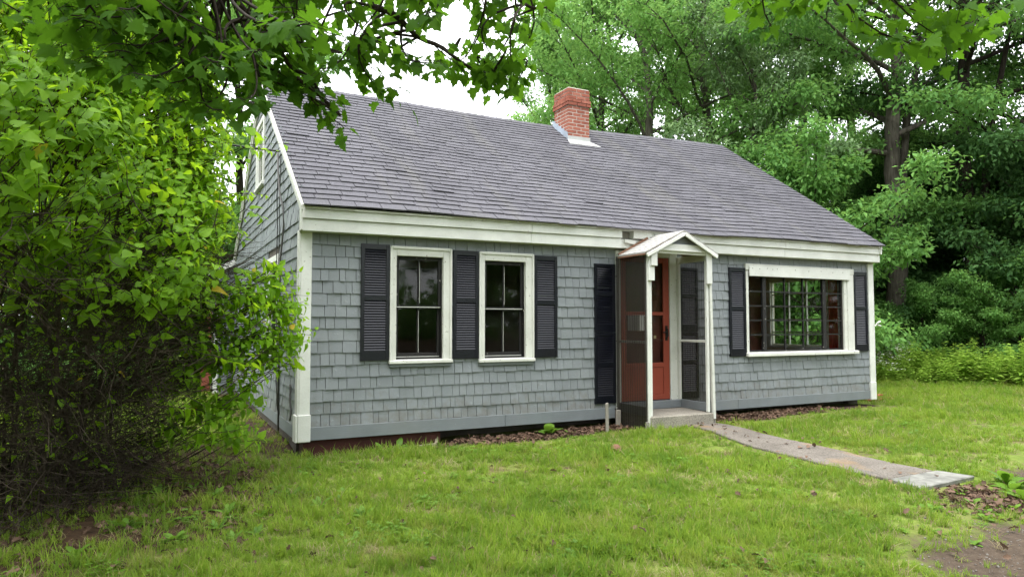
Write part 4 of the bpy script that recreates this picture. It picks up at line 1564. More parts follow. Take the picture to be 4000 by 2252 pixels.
# far woods that read as one mass
g = np.random.default_rng(99)
n = 70000
a = g.uniform(-PI, PI, n)
ds = g.uniform(44, 62, n)
lump = 6.5 + 3.0 * np.sin(a * 23) + 1.8 * np.sin(a * 57 + 1)
zz = g.random(n) ** .85 * lump
P = np.stack([CAM[0] + ds * np.sin(a), CAM[1] + ds * np.cos(a), zz], 1)
V, F = scatter(*SIMPLE, P, frames(unit(g.normal(0, 1, P.shape) + np.array([0, 0, -.5])), unit(g.normal(0, .5, P.shape) + np.array([-.3, -.5, .6]))), g.uniform(.5, 1.0, n))
fw_ = link('far_woods', mesh_np('far_woods', V, F, 'leaf_mid'), kind='stuff')
fw_['label'] = 'dense far woods behind the nearer trees'

# ------------------------------------------------------------------ the maple that overhangs the lawn
maple = thing('maple_tree', 'maple with big lobed leaves hanging over the lawn into the top of the picture', 'tree', (-4.0, -5.6, float(gz(-4.0, -5.6)) - .05))
mo = np.array(maple.location)
tb_ = MB()
tp = [Vector((0, 0, 0)), Vector((.05, 0, 1.2)), Vector((.1, .05, 2.6)), Vector((.05, .1, 4.4)), Vector((.2, 0, 7)), Vector((.1, .2, 10)), Vector((.2, .2, 12.5))]
tb_.tube(tp, [.42, .32, .30, .26, .19, .11, .03], 12)
tb_.build('trunk', 'bark', maple, smooth=True)
limb_lines = [
    [(-3.95, -5.55, 3.0), (-2.9, -5.2, 3.25), (-1.7, -4.8, 3.42), (-.5, -4.4, 3.62), (.6, -4.15, 3.85), (1.6, -3.9, 4.1)],
    [(-3.9, -5.5, 3.5), (-2.9, -4.4, 3.7), (-1.9, -3.4, 4.0), (-.8, -2.7, 4.4), (.2, -2.2, 4.9)],
    [(-3.9, -5.6, 3.8), (-2.5, -6.1, 3.85), (-1.0, -6.4, 3.6), (.4, -6.45, 3.45), (1.6, -6.3, 3.5), (2.6, -6.0, 3.7)],
]
A3 = lambda *q: tuple(along(*q))
limb_r = [.085, .085, .085, .024, .018, .020]
limb_lines += [
    [(-.5, -4.4, 3.62), A3(1450, 10, 4.5), A3(1600, 110, 4.7), A3(1760, 220, 4.85), A3(1960, 310, 5.0)],
    [(.6, -4.15, 3.85), A3(1900, -60, 4.9), A3(2050, 10, 5.0), A3(2160, 50, 5.1)],
    [(-1.7, -4.8, 3.42), A3(980, 60, 4.2), A3(1110, 220, 4.2), A3(1230, 340, 4.2), A3(1330, 450, 4.2)]]
lb = MB()
limb_pts = []
for lk, ln in enumerate(limb_lines):
    pts = [Vector(p) for p in ln]
    fine = []
    for i in range(len(pts) - 1):
        for s in range(5):
            fine.append(pts[i].lerp(pts[i + 1], s / 5) + Vector((0, 0, .02 * math.sin(i * 5 + s))))
    fine.append(pts[-1])
    nf = len(fine)
    lb.tube([f - Vector(mo) for f in fine], [limb_r[lk] * (1 - .88 * i / nf) + .003 for i in range(nf)], 7)
    limb_pts += fine
lb.build('branches', 'bark_dark', maple, smooth=True, kind='stuff')

tg = random.Random(12)
targets = []


def region(n, x0, x1, ylo, yhi, d0, d1):
    for _ in range(n):
        px = tg.uniform(x0, x1)
        hi = yhi(px) if callable(yhi) else yhi
        targets.append((px, tg.uniform(ylo, hi), tg.uniform(d0, d1)))


region(62, 180, 1020, -60, lambda x: 210 + 230 * min(1, max(0, (x - 250) / 450)), 3.4, 4.7)
region(19, 980, 1420, -60, lambda x: 330, 3.8, 4.8)
region(13, 1420, 1760, -60, lambda x: 300, 4.2, 5.0)
region(11, 1700, 2150, -60, lambda x: 100, 4.6, 5.2)
region(12, 1740, 2010, 240, 360, 4.8, 5.2)
region(8, 2870, 3280, -60, 110, 3.9, 4.4)
region(10, 3560, 4040, -30, 230, 3.4, 4.0)
targets += [(1345, 500, 4.2), (1320, 420, 4.25), (1290, 350, 4.2), (1230, 330, 4.2), (1180, 270, 4.3), (1240, 390, 4.15), (1580, 390, 4.6), (1540, 330, 4.5), (1480, 350, 4.5),
            (870, 430, 3.6), (930, 380, 3.6), (760, 400, 3.8), (700, 380, 3.7), (640, 330, 3.7), (1140, 30, 2.4), (1230, 90, 2.45), (1060, 300, 4.3)]
tw = MB()
LP, LR, LS = [], [], []
for px, py, ds in targets:
    e = Vector(along(px, py, ds))
    src = min(limb_pts, key=lambda q: (q - e).length + .9 * abs(q.z - e.z - .7))
    hd = Vector((e.x - src.x, e.y - src.y, 0))
    hd = (hd.normalized() if hd.length > .15 else Vector((.8, .6, 0))) + Vector((tg.gauss(0, .45), tg.gauss(0, .45), 0))
    mid = e - hd.normalized() * tg.uniform(.4, .75) + Vector((0, 0, tg.uniform(.05, .22)))
    line = [src * (1 - t) ** 2 + mid * (2 * t * (1 - t)) + e * t * t for t in [i / 9 for i in range(10)]]
    tw.tube([p - Vector(mo) for p in line], [.0085 * (1 - i / 10) + .0018 for i in range(10)], 4, cap=False)
    dv = (e - line[-3]).normalized()
    total = sum((line[i + 1] - line[i]).length for i in range(9))
    reach = min(total, .56)
    nn = int(reach / .058)
    for k in range(nn):
        back = reach * k / max(nn, 1)
        acc = 0
        p = e
        for i in range(9, 0, -1):
            sgl = (line[i] - line[i - 1]).length
            if acc + sgl >= back:
                p = line[i].lerp(line[i - 1], (back - acc) / sgl)
                break
            acc += sgl
        for sd in (-1, 1):
            if tg.random() < .12:
                continue
            side = dv.cross(Vector((0, 0, 1))).normalized() * sd
            d = (dv * tg.uniform(.1, .8) + side * tg.uniform(.3, 1.0) + Vector((0, 0, tg.uniform(-.95, .05)))).normalized()
            st = tg.uniform(.03, .09)
            base = p + d * st
            tw.tube([p - Vector(mo), base - Vector(mo)], .0014, 3, cap=False)
            LP.append(tuple(base))
            nv = Vector((tg.gauss(0, .45), tg.gauss(0, .45), 1)) - d * .15
            LR.append((tuple(d), tuple(nv)))
            LS.append(tg.uniform(.045, .090) * (.78 + .055 * ds))
tw.build('twigs', 'bark_dark', maple, smooth=True, kind='stuff')
LP = np.array(LP)
LRm = frames(np.array([r_[0] for r_ in LR]), np.array([r_[1] for r_ in LR]))
LS = np.array(LS)


def leaves_of(parent, origin, P, Rm, S, tmpl, mat, n_big=300, name='leaf', rest_name='foliage', margin=60):
    px, py, dz = view(P)
    sz = S / np.maximum(dz, .3) * ((px > -margin) & (px < 4000 + margin) & (py > -margin) & (py < 2252 + margin) & (dz > .2))
    order = np.argsort(-sz)
    bigi, resti = order[:n_big], order[n_big:]
    lm = mesh_np(name, tmpl[0], tmpl[1], mat, True)
    for i in bigi:
        o = link(name, lm, parent)
        m4 = Matrix.Identity(4)
        for a_ in range(3):
            for b_ in range(3):
                m4[a_][b_] = Rm[i, a_, b_] * S[i]
            m4[a_][3] = P[i, a_] - origin[a_]
        o.matrix_local = m4
    V, F = scatter(tmpl[0], tmpl[1], P[resti] - np.asarray(origin), Rm[resti], S[resti])
    return link(rest_name, mesh_np(rest_name, V, F, mat, True), parent, kind='stuff')


half_ = np.arange(len(LP)) % 2 == 0
leaves_of(maple, mo, LP[half_], LRm[half_], LS[half_], MAPLE, 'maple', 150)
leaves_of(maple, mo, LP[~half_], LRm[~half_], LS[~half_], MAPLE_B, 'maple', 150)
# unseen rest of its crown, placed above and behind the viewer for shade
g = np.random.default_rng(5)
n = 3200
cl = np.stack([g.uniform(-8.5, 2.0, 300), g.uniform(-11, -2.4, 300), g.uniform(4.6, 11.5, 300)], 1)
keep = (((cl[:, 0] + 4.6) / 4.0) ** 2 + ((cl[:, 1] + 6.2) / 4.6) ** 2 + ((cl[:, 2] - 7.5) / 4.6) ** 2) < 1
cl = cl[keep]
ci = g.integers(0, len(cl), n)
P = cl[ci] + g.normal(0, .45, (n, 3)) * np.array([1, 1, .35])
V, F = scatter(MAPLE[0], MAPLE[1], P - mo, frames(unit(g.normal(0, 1, P.shape) + np.array([0, 0, -.5])), unit(g.normal(0, .4, P.shape) + np.array([0, 0, 1.0]))), g.uniform(.12, .2, n))
link('crown', mesh_np('crown', V, F, 'maple', True), maple, kind='stuff')
ub = MB()
for c_ in cl[::4]:
    b0 = Vector((.1, .1, max(3.2, c_[2] - mo[2] - 2.2)))
    e0 = Vector(c_ - mo)
    ub.tube([b0, b0.lerp(e0, .5) + Vector((0, 0, .3)), e0], [.06, .03, .008], 5, cap=False)
ub.build('branches', 'bark_dark', maple, smooth=True, kind='stuff')

# ------------------------------------------------------------------ lilac thicket on the left
LC = np.array([-3.05, -.75, 0.0])
lil = thing('lilac_bush', 'huge overgrown bush with heart-shaped leaves and tangled bare stems at the left', 'bush', (LC[0], LC[1], float(gz(LC[0], LC[1]))))
lo = np.array(lil.location)


def prof(z):
    return np.interp(z, [0, .6, 1.2, 1.8, 2.4, 3.2, 4.0, 4.6, 5.1], [1.55, 1.62, 1.80, 2.15, 2.28, 2.20, 1.85, 1.2, .3])


g = np.random.default_rng(17)
gr = random.Random(17)
stems = MB()
tips = []
for k in range(46):
    a0 = g.uniform(0, 2 * PI)
    r0_ = 1.25 * math.sqrt(g.random())
    zt = g.uniform(1.6, 4.9)
    a1 = a0 + g.normal(0, .5)
    r1 = prof(zt) * g.uniform(.75, 1.0)
    p0 = Vector((r0_ * math.cos(a0), r0_ * math.sin(a0), -.05))
    p2 = Vector((r1 * math.cos(a1), r1 * math.sin(a1), zt))
    p1 = Vector((p0.x * 1.05 + .15 * p2.x, p0.y * 1.05 + .15 * p2.y, zt * .7))
    ln = [p0 * (1 - t) ** 2 + p1 * 2 * t * (1 - t) + p2 * t * t + Vector((gr.gauss(0, .025), gr.gauss(0, .025), 0)) for t in [i / 9 for i in range(10)]]
    rb = g.uniform(.009, .022)
    MB().tube(ln, [rb * (1 - .8 * i / 9) for i in range(10)], 6).build('stem', 'twig', lil, smooth=True)
    tips.append(ln)
# leafy shoots all over the outside of the thicket
SP, SD = [], []
nsh = 4200
for k in range(nsh):
    az = g.uniform(0, 2 * PI)
    z = 1.35 + 3.75 * g.random() ** .9
    if z < 2.05 - .65 * math.cos(az - .2) and g.random() < .86:
        continue
    rr_ = prof(z) * (1 + .10 * math.sin(3 * az + 2 * z) + .07 * math.sin(7 * az - 3 * z)) * (1 - .22 * g.random() ** 2)
    if z > 4.5:
        rr_ *= math.sqrt(g.random())
    SP.append((rr_ * math.cos(az), rr_ * math.sin(az), z))
    SD.append((math.cos(az) * .8, math.sin(az) * .8, .25 + .5 * (z > 3.5)))
# sprays reaching out towards the corner of the house
for px, py, ds in [(gr.uniform(800, 1190), gr.uniform(1060, 1440), gr.uniform(6.7, 7.35)) for _ in range(105)] + \
        [(gr.uniform(700, 1040), gr.uniform(1380, 1720), gr.uniform(6.7, 7.3)) for _ in range(55)] + \
        [(gr.uniform(960, 1225), gr.uniform(1050, 1400), gr.uniform(6.9, 7.35)) for _ in range(48)] + \
        [(1235, 1290, 7.25), (1205, 1330, 7.2), (1190, 1240, 7.25), (1150, 1060, 7.2), (1100, 1040, 7.2), (1165, 1150, 7.3), (1140, 1390, 7.2), (1060, 1450, 7.1), (1000, 1500, 7.0), (1040, 1560, 7.2), (960, 1600, 7.1)] + \
        [(gr.uniform(820, 980), gr.uniform(560, 960), gr.uniform(6.6, 7.2)) for _ in range(46)] + [(1130, 560, 7.6), (1085, 590, 7.5), (1040, 540, 7.4), (1030, 850, 7.0), (1050, 760, 7.0)]:
    q = along(px, py, ds) - lo
    SP.append(tuple(q))
    d = np.array([q[0], q[1], 0]) / max(.1, math.hypot(q[0], q[1]))
    SD.append((d[0], d[1], .1))
SP, SD = np.array(SP), np.array(SD)
twg = MB()
HP, HD, HN, HS = [], [], [], []
for p, d in zip(SP, SD):
    p, d = Vector(p), Vector(d).normalized()
    d = (d + Vector((gr.gauss(0, .3), gr.gauss(0, .3), gr.gauss(0, .2)))).normalized()
    ln_ = gr.uniform(.22, .42)
    b = p - d * ln_
    back = b - Vector((d.x, d.y, .55)) * gr.uniform(.15, .35)
    twg.tube([back, b, p], [.006, .004, .0016], 3, cap=False)
    side0 = d.cross(Vector((0, 0, 1))).normalized()
    npair = gr.randint(3, 5)
    for k in range(npair):
        q = b.lerp(p, (k + .6) / npair)
        ax_ = side0 if k % 2 else (side0 * .35 + d.cross(side0) * .8)
        for s in (-1, 1):
            if gr.random() < .08:
                continue
            dd = (ax_ * s + d * .45 + Vector((0, 0, gr.uniform(-.95, -.05)))).normalized()
            HP.append(tuple(q + dd * .018 + Vector(lo)))
            HD.append(tuple(dd))
            HN.append((gr.gauss(0, .28) + d.x * .85, gr.gauss(0, .28) + d.y * .85, .95))
            HS.append(float(np.clip(gr.lognormvariate(math.log(.075), .28), .038, .125)) * (1.1 if k < npair - 1 else .75))
# leaves deeper inside and low down, fewer and smaller
for k in range(16000):
    az = g.uniform(0, 2 * PI)
    z = g.uniform(.15, 4.4)
    r_ = prof(z) * math.sqrt(g.uniform(.1, .96))
    if z < 1.8 and g.random() < .78:
        continue
    HP.append((lo[0] + r_ * math.cos(az), lo[1] + r_ * math.sin(az), lo[2] + z))
    HD.append((g.normal(0, 1), g.normal(0, 1), g.normal(-.5, .5)))
    HN.append((g.normal(0, .5), g.normal(0, .5), 1))
    HS.append(g.uniform(.05, .085))
HP, HS, HR = np.array(HP), np.array(HS), frames(np.array(HD), np.array(HN))
half_ = np.arange(len(HP)) % 5 < 3
leaves_of(lil, lo, HP[half_], HR[half_], HS[half_], HEART, 'lilac', 180)
leaves_of(lil, lo, HP[~half_], HR[~half_], HS[~half_], HEART_B, 'lilac', 120)
# tangle of bare twigs in the shaded lower half
for k in range(15000):
    az = g.uniform(0, 2 * PI)
    z = 2.3 * g.random() ** 1.1
    r_ = prof(z) * math.sqrt(g.uniform(.18, 1.1))
    p = Vector((r_ * math.cos(az), r_ * math.sin(az), z))
    d = Vector((gr.gauss(0, 1) + .5 * math.cos(az), gr.gauss(0, 1) + .5 * math.sin(az), gr.gauss(.2, .8))).normalized()
    ln_ = gr.uniform(.25, .75)
    pts = [p]
    for s in range(4):
        d = (d + Vector((gr.gauss(0, .35), gr.gauss(0, .35), gr.gauss(0, .3)))).normalized()
        p = p + d * ln_ / 4
        pts.append(p)
    rb = gr.choice((.002, .0025, .003, .0045))
    twg.tube(pts, [rb, rb * .9, rb * .75, rb * .6, rb * .3], 3, cap=False)
for px, py in [(gr.uniform(600, 1150), gr.uniform(1150, 1500)) for _ in range(26)]:
    e = Vector(along(px, py, gr.uniform(6.5, 7.2)) - lo)
    s = Vector((e.x * .45, e.y * .45, e.z * .8 - .1))
    bow = Vector((gr.gauss(0, .1), gr.gauss(0, .1), gr.gauss(.08, .12)))
    pts = [s.lerp(e, i / 6) + bow * math.sin(PI * i / 6) + Vector((gr.gauss(0, .02), gr.gauss(0, .02), gr.gauss(0, .02))) for i in range(7)]
    twg.tube(pts, [.006, .005, .0045, .004, .003, .002, .001], 4, cap=False)
    for i in (3, 4, 5):
        dd = Vector((gr.gauss(0, 1), gr.gauss(0, 1), gr.gauss(0, .7))).normalized() * gr.uniform(.1, .25)
        twg.tube([pts[i], pts[i] + dd * .5 + Vector((0, 0, .02)), pts[i] + dd], [.002, .0016, .0008], 3, cap=False)
twg.build('twigs', 'twig', lil, smooth=True, kind='stuff')


# ------------------------------------------------------------------ instanced ground cover
def cover(name, label, protos, P, rot, scl, idx):
    """one object of kind stuff whose points carry shared tufts"""
    src = bpy.data.collections.new(name + '_source')
    for i, me in enumerate(protos):
        src.objects.link(bpy.data.objects.new('%s_tuft_%02d' % (name, i), me))
    me = bpy.data.meshes.new(name)
    me.vertices.add(len(P))
    me.vertices.foreach_set('co', np.asarray(P, np.float32).ravel())
    for nm, tp_, dat in (('rot', 'FLOAT_VECTOR', rot), ('scl', 'FLOAT', scl), ('idx', 'INT', idx)):
        a_ = me.attributes.new(nm, tp_, 'POINT')
        key = 'vector' if tp_ == 'FLOAT_VECTOR' else 'value'
        a_.data.foreach_set(key, np.asarray(dat, np.int32 if tp_ == 'INT' else np.float32).ravel())
    o = link(name, me, kind='stuff')
    o['label'] = label
    ng = bpy.data.node_groups.new(name + '_nodes', 'GeometryNodeTree')
    ng.interface.new_socket('Geometry', in_out='INPUT', socket_type='NodeSocketGeometry')
    ng.interface.new_socket('Geometry', in_out='OUTPUT', socket_type='NodeSocketGeometry')
    gi, go = ng.nodes.new('NodeGroupInput'), ng.nodes.new('NodeGroupOutput')
    mp = ng.nodes.new('GeometryNodeMeshToPoints')
    iop = ng.nodes.new('GeometryNodeInstanceOnPoints')
    ci = ng.nodes.new('GeometryNodeCollectionInfo')
    ci.inputs['Collection'].default_value = src
    ci.inputs['Separate Children'].default_value = True
    ci.inputs['Reset Children'].default_value = True
    iop.inputs['Pick Instance'].default_value = True

    def att(nm, dt):
        n_ = ng.nodes.new('GeometryNodeInputNamedAttribute')
        n_.data_type = dt
        n_.inputs['Name'].default_value = nm
        return n_.outputs['Attribute']
    e2r = ng.nodes.new('FunctionNodeEulerToRotation')
    ng.links.new(att('rot', 'FLOAT_VECTOR'), e2r.inputs[0])
    ng.links.new(gi.outputs[0], mp.inputs['Mesh'])
    ng.links.new(mp.outputs[0], iop.inputs['Points'])
    ng.links.new(ci.outputs[0], iop.inputs['Instance'])
    ng.links.new(att('idx', 'INT'), iop.inputs['Instance Index'])
    ng.links.new(e2r.outputs[0], iop.inputs['Rotation'])
    ng.links.new(att('scl', 'FLOAT'), iop.inputs['Scale'])
    ng.links.new(iop.outputs[0], go.inputs[0])
    md = o.modifiers.new('scatter', 'NODES')
    md.node_group = ng
    return o


def tuft(seed, n, h0, h1, wd, spread, bend, mat='grass'):
    g = np.random.default_rng(seed)
    V, F = [], []
    for i in range(n):
        a, r_ = g.uniform(0, 2 * PI), spread * math.sqrt(g.random())
        b = np.array([r_ * math.cos(a), r_ * math.sin(a), -.01])
        az = g.uniform(0, 2 * PI)
        d = np.array([math.cos(az), math.sin(az), 0])
        sd = np.array([-math.sin(az), math.cos(az), 0])
        h = g.uniform(h0, h1)
        bd = bend * g.uniform(.3, 1.5)
        k0 = len(V)
        for s, wf in ((0, .8), (.4, 1.0), (.75, .7)):
            c = b + d * h * bd * s * s + np.array([0, 0, h * s * (1 - .28 * bd * s)])
            V += [c - sd * wd * wf / 2, c + sd * wd * wf / 2]
        V.append(b + d * h * bd + np.array([0, 0, h * (1 - .28 * bd)]))
        F += [(k0, k0 + 1, k0 + 3), (k0, k0 + 3, k0 + 2), (k0 + 2, k0 + 3, k0 + 5), (k0 + 2, k0 + 5, k0 + 4), (k0 + 4, k0 + 5, k0 + 6)]
    return mesh_np('tuft', np.array(V), np.array(F), mat, True)


def clover(seed, n, mat='weed_low'):
    g = np.random.default_rng(seed)
    P, D, Nn, S = [], [], [], []
    for i in range(n):
        c = np.array([g.normal(0, .04), g.normal(0, .04), g.uniform(.015, .05)])
        a0 = g.uniform(0, 6.28)
        for k in range(3):
            a = a0 + k * 2.09
            P.append(c)
            D.append((math.cos(a), math.sin(a), g.uniform(-.2, .2)))
            Nn.append((g.normal(0, .2), g.normal(0, .2), 1))
            S.append(g.uniform(.014, .026))
    T = (SIMPLE[0] * np.array([1.7, 1, 1]), SIMPLE[1])
    V, F = scatter(*T, np.array(P), frames(np.array(D), np.array(Nn)), np.array(S))
    return mesh_np('clover', V, F, mat, True)


g = np.random.default_rng(23)
xy = []
for d0, d1, dens in ((3.6, 6.5, 620), (6.5, 9.5, 430), (9.5, 14, 210), (14, 22, 110), (22, 27, 45)):
    ang0, ang1 = -.30, 1.32
    n = int((ang1 - ang0) * (d1 ** 2 - d0 ** 2) / 2 * dens)
    a, r_ = g.uniform(ang0, ang1, n), np.sqrt(g.uniform(d0 ** 2, d1 ** 2, n))
    xy.append(np.stack([CAM[0] + r_ * np.sin(a), CAM[1] + r_ * np.cos(a), r_], 1))
xy = np.concatenate(xy)
X, Y, DS = xy.T


def lump_noise(x, y, s, k):
    return .5 + .25 * (np.sin(x * s + k) * np.cos(y * s * 1.13 + 2 * k) + np.sin((x * .7 + y * .9) * s * 1.7 + 3 * k)) 


ok = ~((X > -.02) & (X < W + .02) & (Y > -.02) & (Y < 11.5)) & ~((X > 4.40) & (X < 5.57) & (Y > -.78) & (Y < .1))
tw_ = (-.74 - Y) / (3.86 - .74)
on_walk = (Y < -.72) & (Y > -3.88) & (X > 4.98 - .2 * tw_ + .03 * np.sin(9 * Y) + g.normal(.015, .03, len(X))) & (X < 5.60 - .06 * tw_ - .025 * np.sin(7 * Y) - g.normal(.015, .03, len(X)))
ok &= ~on_walk
ok &= ~((X > 4.68) & (X < 5.62) & (Y < -3.86) & (Y > -4.27))
bare = lump_noise(X, Y, 2.3, 1.0) * .6 + lump_noise(X, Y, 6.1, 2.0) * .4
ok &= g.random(len(X)) > np.clip((bare - .61) * 3.0, 0, .80)
ok &= g.random(len(X)) > np.clip(dirt_amount(X, Y) * 1.25, 0, .965)
thin = sstep(-1.5, .3, -5.72 + .36 * (X - 2.4) - Y) * sstep(.8, 2.6, X)
ok &= g.random(len(X)) > .55 * thin * lump_noise(X, Y, 5.0, 6.0) * 1.6
ok &= g.random(len(X)) > np.clip(litter_amount(X, Y) * 1.0, 0, .72) * (DS < 24)
ok &= g.random(len(X)) > np.clip(mulch_amount(X, Y) * 1.1, 0, .97)
X, Y, DS = X[ok], Y[ok], DS[ok]
tall = lump_noise(X, Y, 1.5, .3)
S = (.72 + .55 * tall) * g.uniform(.7, 1.25, len(X)) * np.where(DS > 9.5, 1.15, 1.0) * np.where(DS > 14, 1.25, 1.0)
S *= 1 - .45 * np.clip(dirt_amount(X, Y), 0, 1)
S *= (.70 + .55 * lump_noise(X, Y, 7.3, 5.0)) * (.85 + .3 * lump_noise(X, Y, 17.0, 8.0))
wd_ = np.maximum(4.98 - .2 * tw_[ok] - X, X - 5.60 + .06 * tw_[ok])
S *= np.where((Y < -.7) & (Y > -4.6) & (wd_ < .4), .62 + .38 * sstep(0, .4, wd_), 1.0)
S *= 1 - .5 * sstep(-1.0, -.5, Y) * (X > 1.5) * (X < 10.2) * (Y < .2)
P = np.stack([X, Y, gz(X, Y)], 1)
rot = np.stack([g.normal(0, .16, len(X)), g.normal(0, .16, len(X)), g.uniform(0, 6.28, len(X))], 1)
protos = [tuft(1, 16, .05, .10, .0052, .040, .55), tuft(2, 18, .04, .085, .0050, .045, .75), tuft(3, 14, .06, .13, .0055, .035, .5),
          tuft(4, 18, .035, .07, .0042, .05, .95), tuft(5, 12, .07, .15, .0036, .03, .65), clover(6, 16), tuft(7, 12, .04, .10, .0034, .05, 1.2, 'straw')]
cl_mask = lump_noise(X, Y, 3.1, 4.0) > .66
idx = g.choice(5, len(X), p=[.28, .28, .18, .2, .06])
idx = np.where(g.random(len(X)) < .06 + .22 * (bare[ok] > .62), 6, idx)
idx = np.where(cl_mask & (g.random(len(X)) < .08), 5, idx)
cover('grass', 'uneven green lawn grass with clover around the cottage', protos, P, rot, S, idx)


# ------------------------------------------------------------------ fallen leaves
def fallen(name, label, XY, smin, smax, zoff=.012):
    g = np.random.default_rng(len(XY))
    P = np.stack([XY[:, 0], XY[:, 1], gz(XY[:, 0], XY[:, 1]) + zoff + np.abs(g.normal(0, .012, len(XY)))], 1)
    D = g.normal(0, 1, P.shape) * np.array([1, 1, .3])
    Nn = g.normal(0, .45, P.shape) + np.array([0, 0, 1])
    V, F = scatter(*DRYLEAF, P, frames(D, Nn), g.uniform(smin, smax, len(P)))
    o = link(name, mesh_np(name, V, F, 'dry_leaf', True), kind='stuff')
    o['label'] = label


q = np.stack([g.uniform(1.6, 4.36, 1500), g.uniform(-.55, .05, 1500)], 1)
q2 = np.stack([g.uniform(5.58, 8.8, 1300), g.uniform(-.5, .08, 1300)], 1)
q = np.concatenate([q, q2])
q = q[g.random(len(q)) < mulch_amount(q[:, 0], q[:, 1])]
fallen('leaf_litter', 'drift of dry brown leaves along the foundation beside the step', q, .035, .075)
q = np.stack([g.normal(5.05, .30, 420), g.normal(-4.62, .20, 420)], 1)
q = q[(q[:, 1] < -4.27)]
fallen('leaf_litter', 'dry brown leaves gathered beyond the stone slab', q, .04, .085)
q = np.stack([g.uniform(-3.4, -.5, 1500), g.uniform(-3.6, .8, 1500)], 1)
q = q[g.random(len(q)) < litter_amount(q[:, 0], q[:, 1])]
fallen('leaf_litter', 'brown leaves on bare soil under the big bush', q, .04, .08)
q = np.stack([g.uniform(-1.5, 6.5, 260), g.uniform(-5.8, -.6, 260)], 1)
fallen('leaf_litter', 'single dry leaves scattered over the lawn', q, .03, .07, .03)
q = np.stack([g.uniform(5.0, 5.55, 16), g.uniform(-2.0, -.8, 16)], 1)
fallen('leaf_litter', 'few dry leaves lying on the walkway near the step', q, .03, .06, .025)


# ------------------------------------------------------------------ weeds
def blade_leaf(parent_mb, d, n, length, width, base, curve):
    pass


def rosette(seed, n, ln, wd):
    g = np.random.default_rng(seed)
    half = [(0, 0), (.06, .02), (.10, .25), (.24, .55), (.23, .78), (.12, .93), (0, 1.0)]
    T = fan_leaf([(x * wd, y) for x, y in half], .6, .25, .35)
    D, Nn, S, P = [], [], [], []
    for k in range(n):
        a = k * 2.4 + g.normal(0, .3)
        el = g.uniform(.35, 1.1)
        D.append((math.cos(a) * math.cos(el), math.sin(a) * math.cos(el), math.sin(el)))
        Nn.append((-math.cos(a) * .5, -math.sin(a) * .5, 1))
        S.append(ln * g.uniform(.6, 1.15))
        P.append((0, 0, 0))
    return T, np.array(P), frames(np.array(D), np.array(Nn)), np.array(S)


def weed_thing(seed, n, ln, wd, spots, label, group, name='broadleaf_weed'):
    T, P, Rm, S = rosette(seed, n, ln, wd)
    lm = mesh_np('leaf', T[0], T[1], 'weed_low', True)
    proto = None
    for x, y, s in spots:
        if proto is None:
            proto = thing(name, label, 'weed', (x, y, float(gz(x, y)) - .005), random.uniform(0, 6), group)
            for i in range(n):
                o = link('leaf', lm, proto)
                m4 = Matrix.Identity(4)
                for a_ in range(3):
                    for b_ in range(3):
                        m4[a_][b_] = Rm[i, a_, b_] * S[i]
                o.matrix_local = m4
            o = proto
        else:
            o = copy_tree(proto)
            o.location = (x, y, float(gz(x, y)) - .005)
            o.rotation_euler = (0, 0, random.uniform(0, 6))
        o.scale = (s, s, s)


wg = random.Random(77)
weed_thing(1, 7, .15, 1.0, [(wg.uniform(3.2, 5.3), wg.uniform(-5.4, -4.4), wg.uniform(.4, .8)) for _ in range(20)],
           'broad-leaved weed growing on the bare soil by the drive', 'weeds on the drive soil')
weed_thing(2, 9, .17, .75, [(wg.uniform(-1.9, .0), wg.uniform(-3.1, -1.2), wg.uniform(.35, .75)) for _ in range(34)],
           'leafy weed sprouting at the shaded foot of the big bush', 'weeds at the foot of the bush')
weed_thing(3, 6, .14, .9, [(wg.uniform(-1.2, 4.0), wg.uniform(-4.8, -1.2), wg.uniform(.35, .55)) for _ in range(9)],
           'small broad-leaved weed in the open lawn', 'weeds in the lawn')
weed_thing(4, 8, .20, 1.25, [(3.2, -.18, 1.0)], 'pale big-leaved weed in the brown leaves by the foundation', None)
weed_thing(5, 6, .20, .7, [(1.14, -.12, 1.0), (.95, -.15, .8)], 'spiky weed rising beside the low edging timber', 'spiky weeds at the foundation')
weed_thing(6, 6, .13, .9, [(3.45, -.28, .9), (2.45, -.22, .6), (8.0, -.35, .7), (8.3, -.3, .8), (.5, -.22, .7), (8.6, -.25, .6), (.02, -.35, .7)], 'small weed at the edge of the house wall', 'weeds along the house wall')
weed_thing(7, 9, .22, .9, [(5.35, -4.75, 1.0), (5.55, -4.55, .9), (5.75, -4.4, 1.0), (5.9, -4.7, .8)], 'bright leafy weed beyond the stone slab at the right edge', 'weeds beyond the slab')


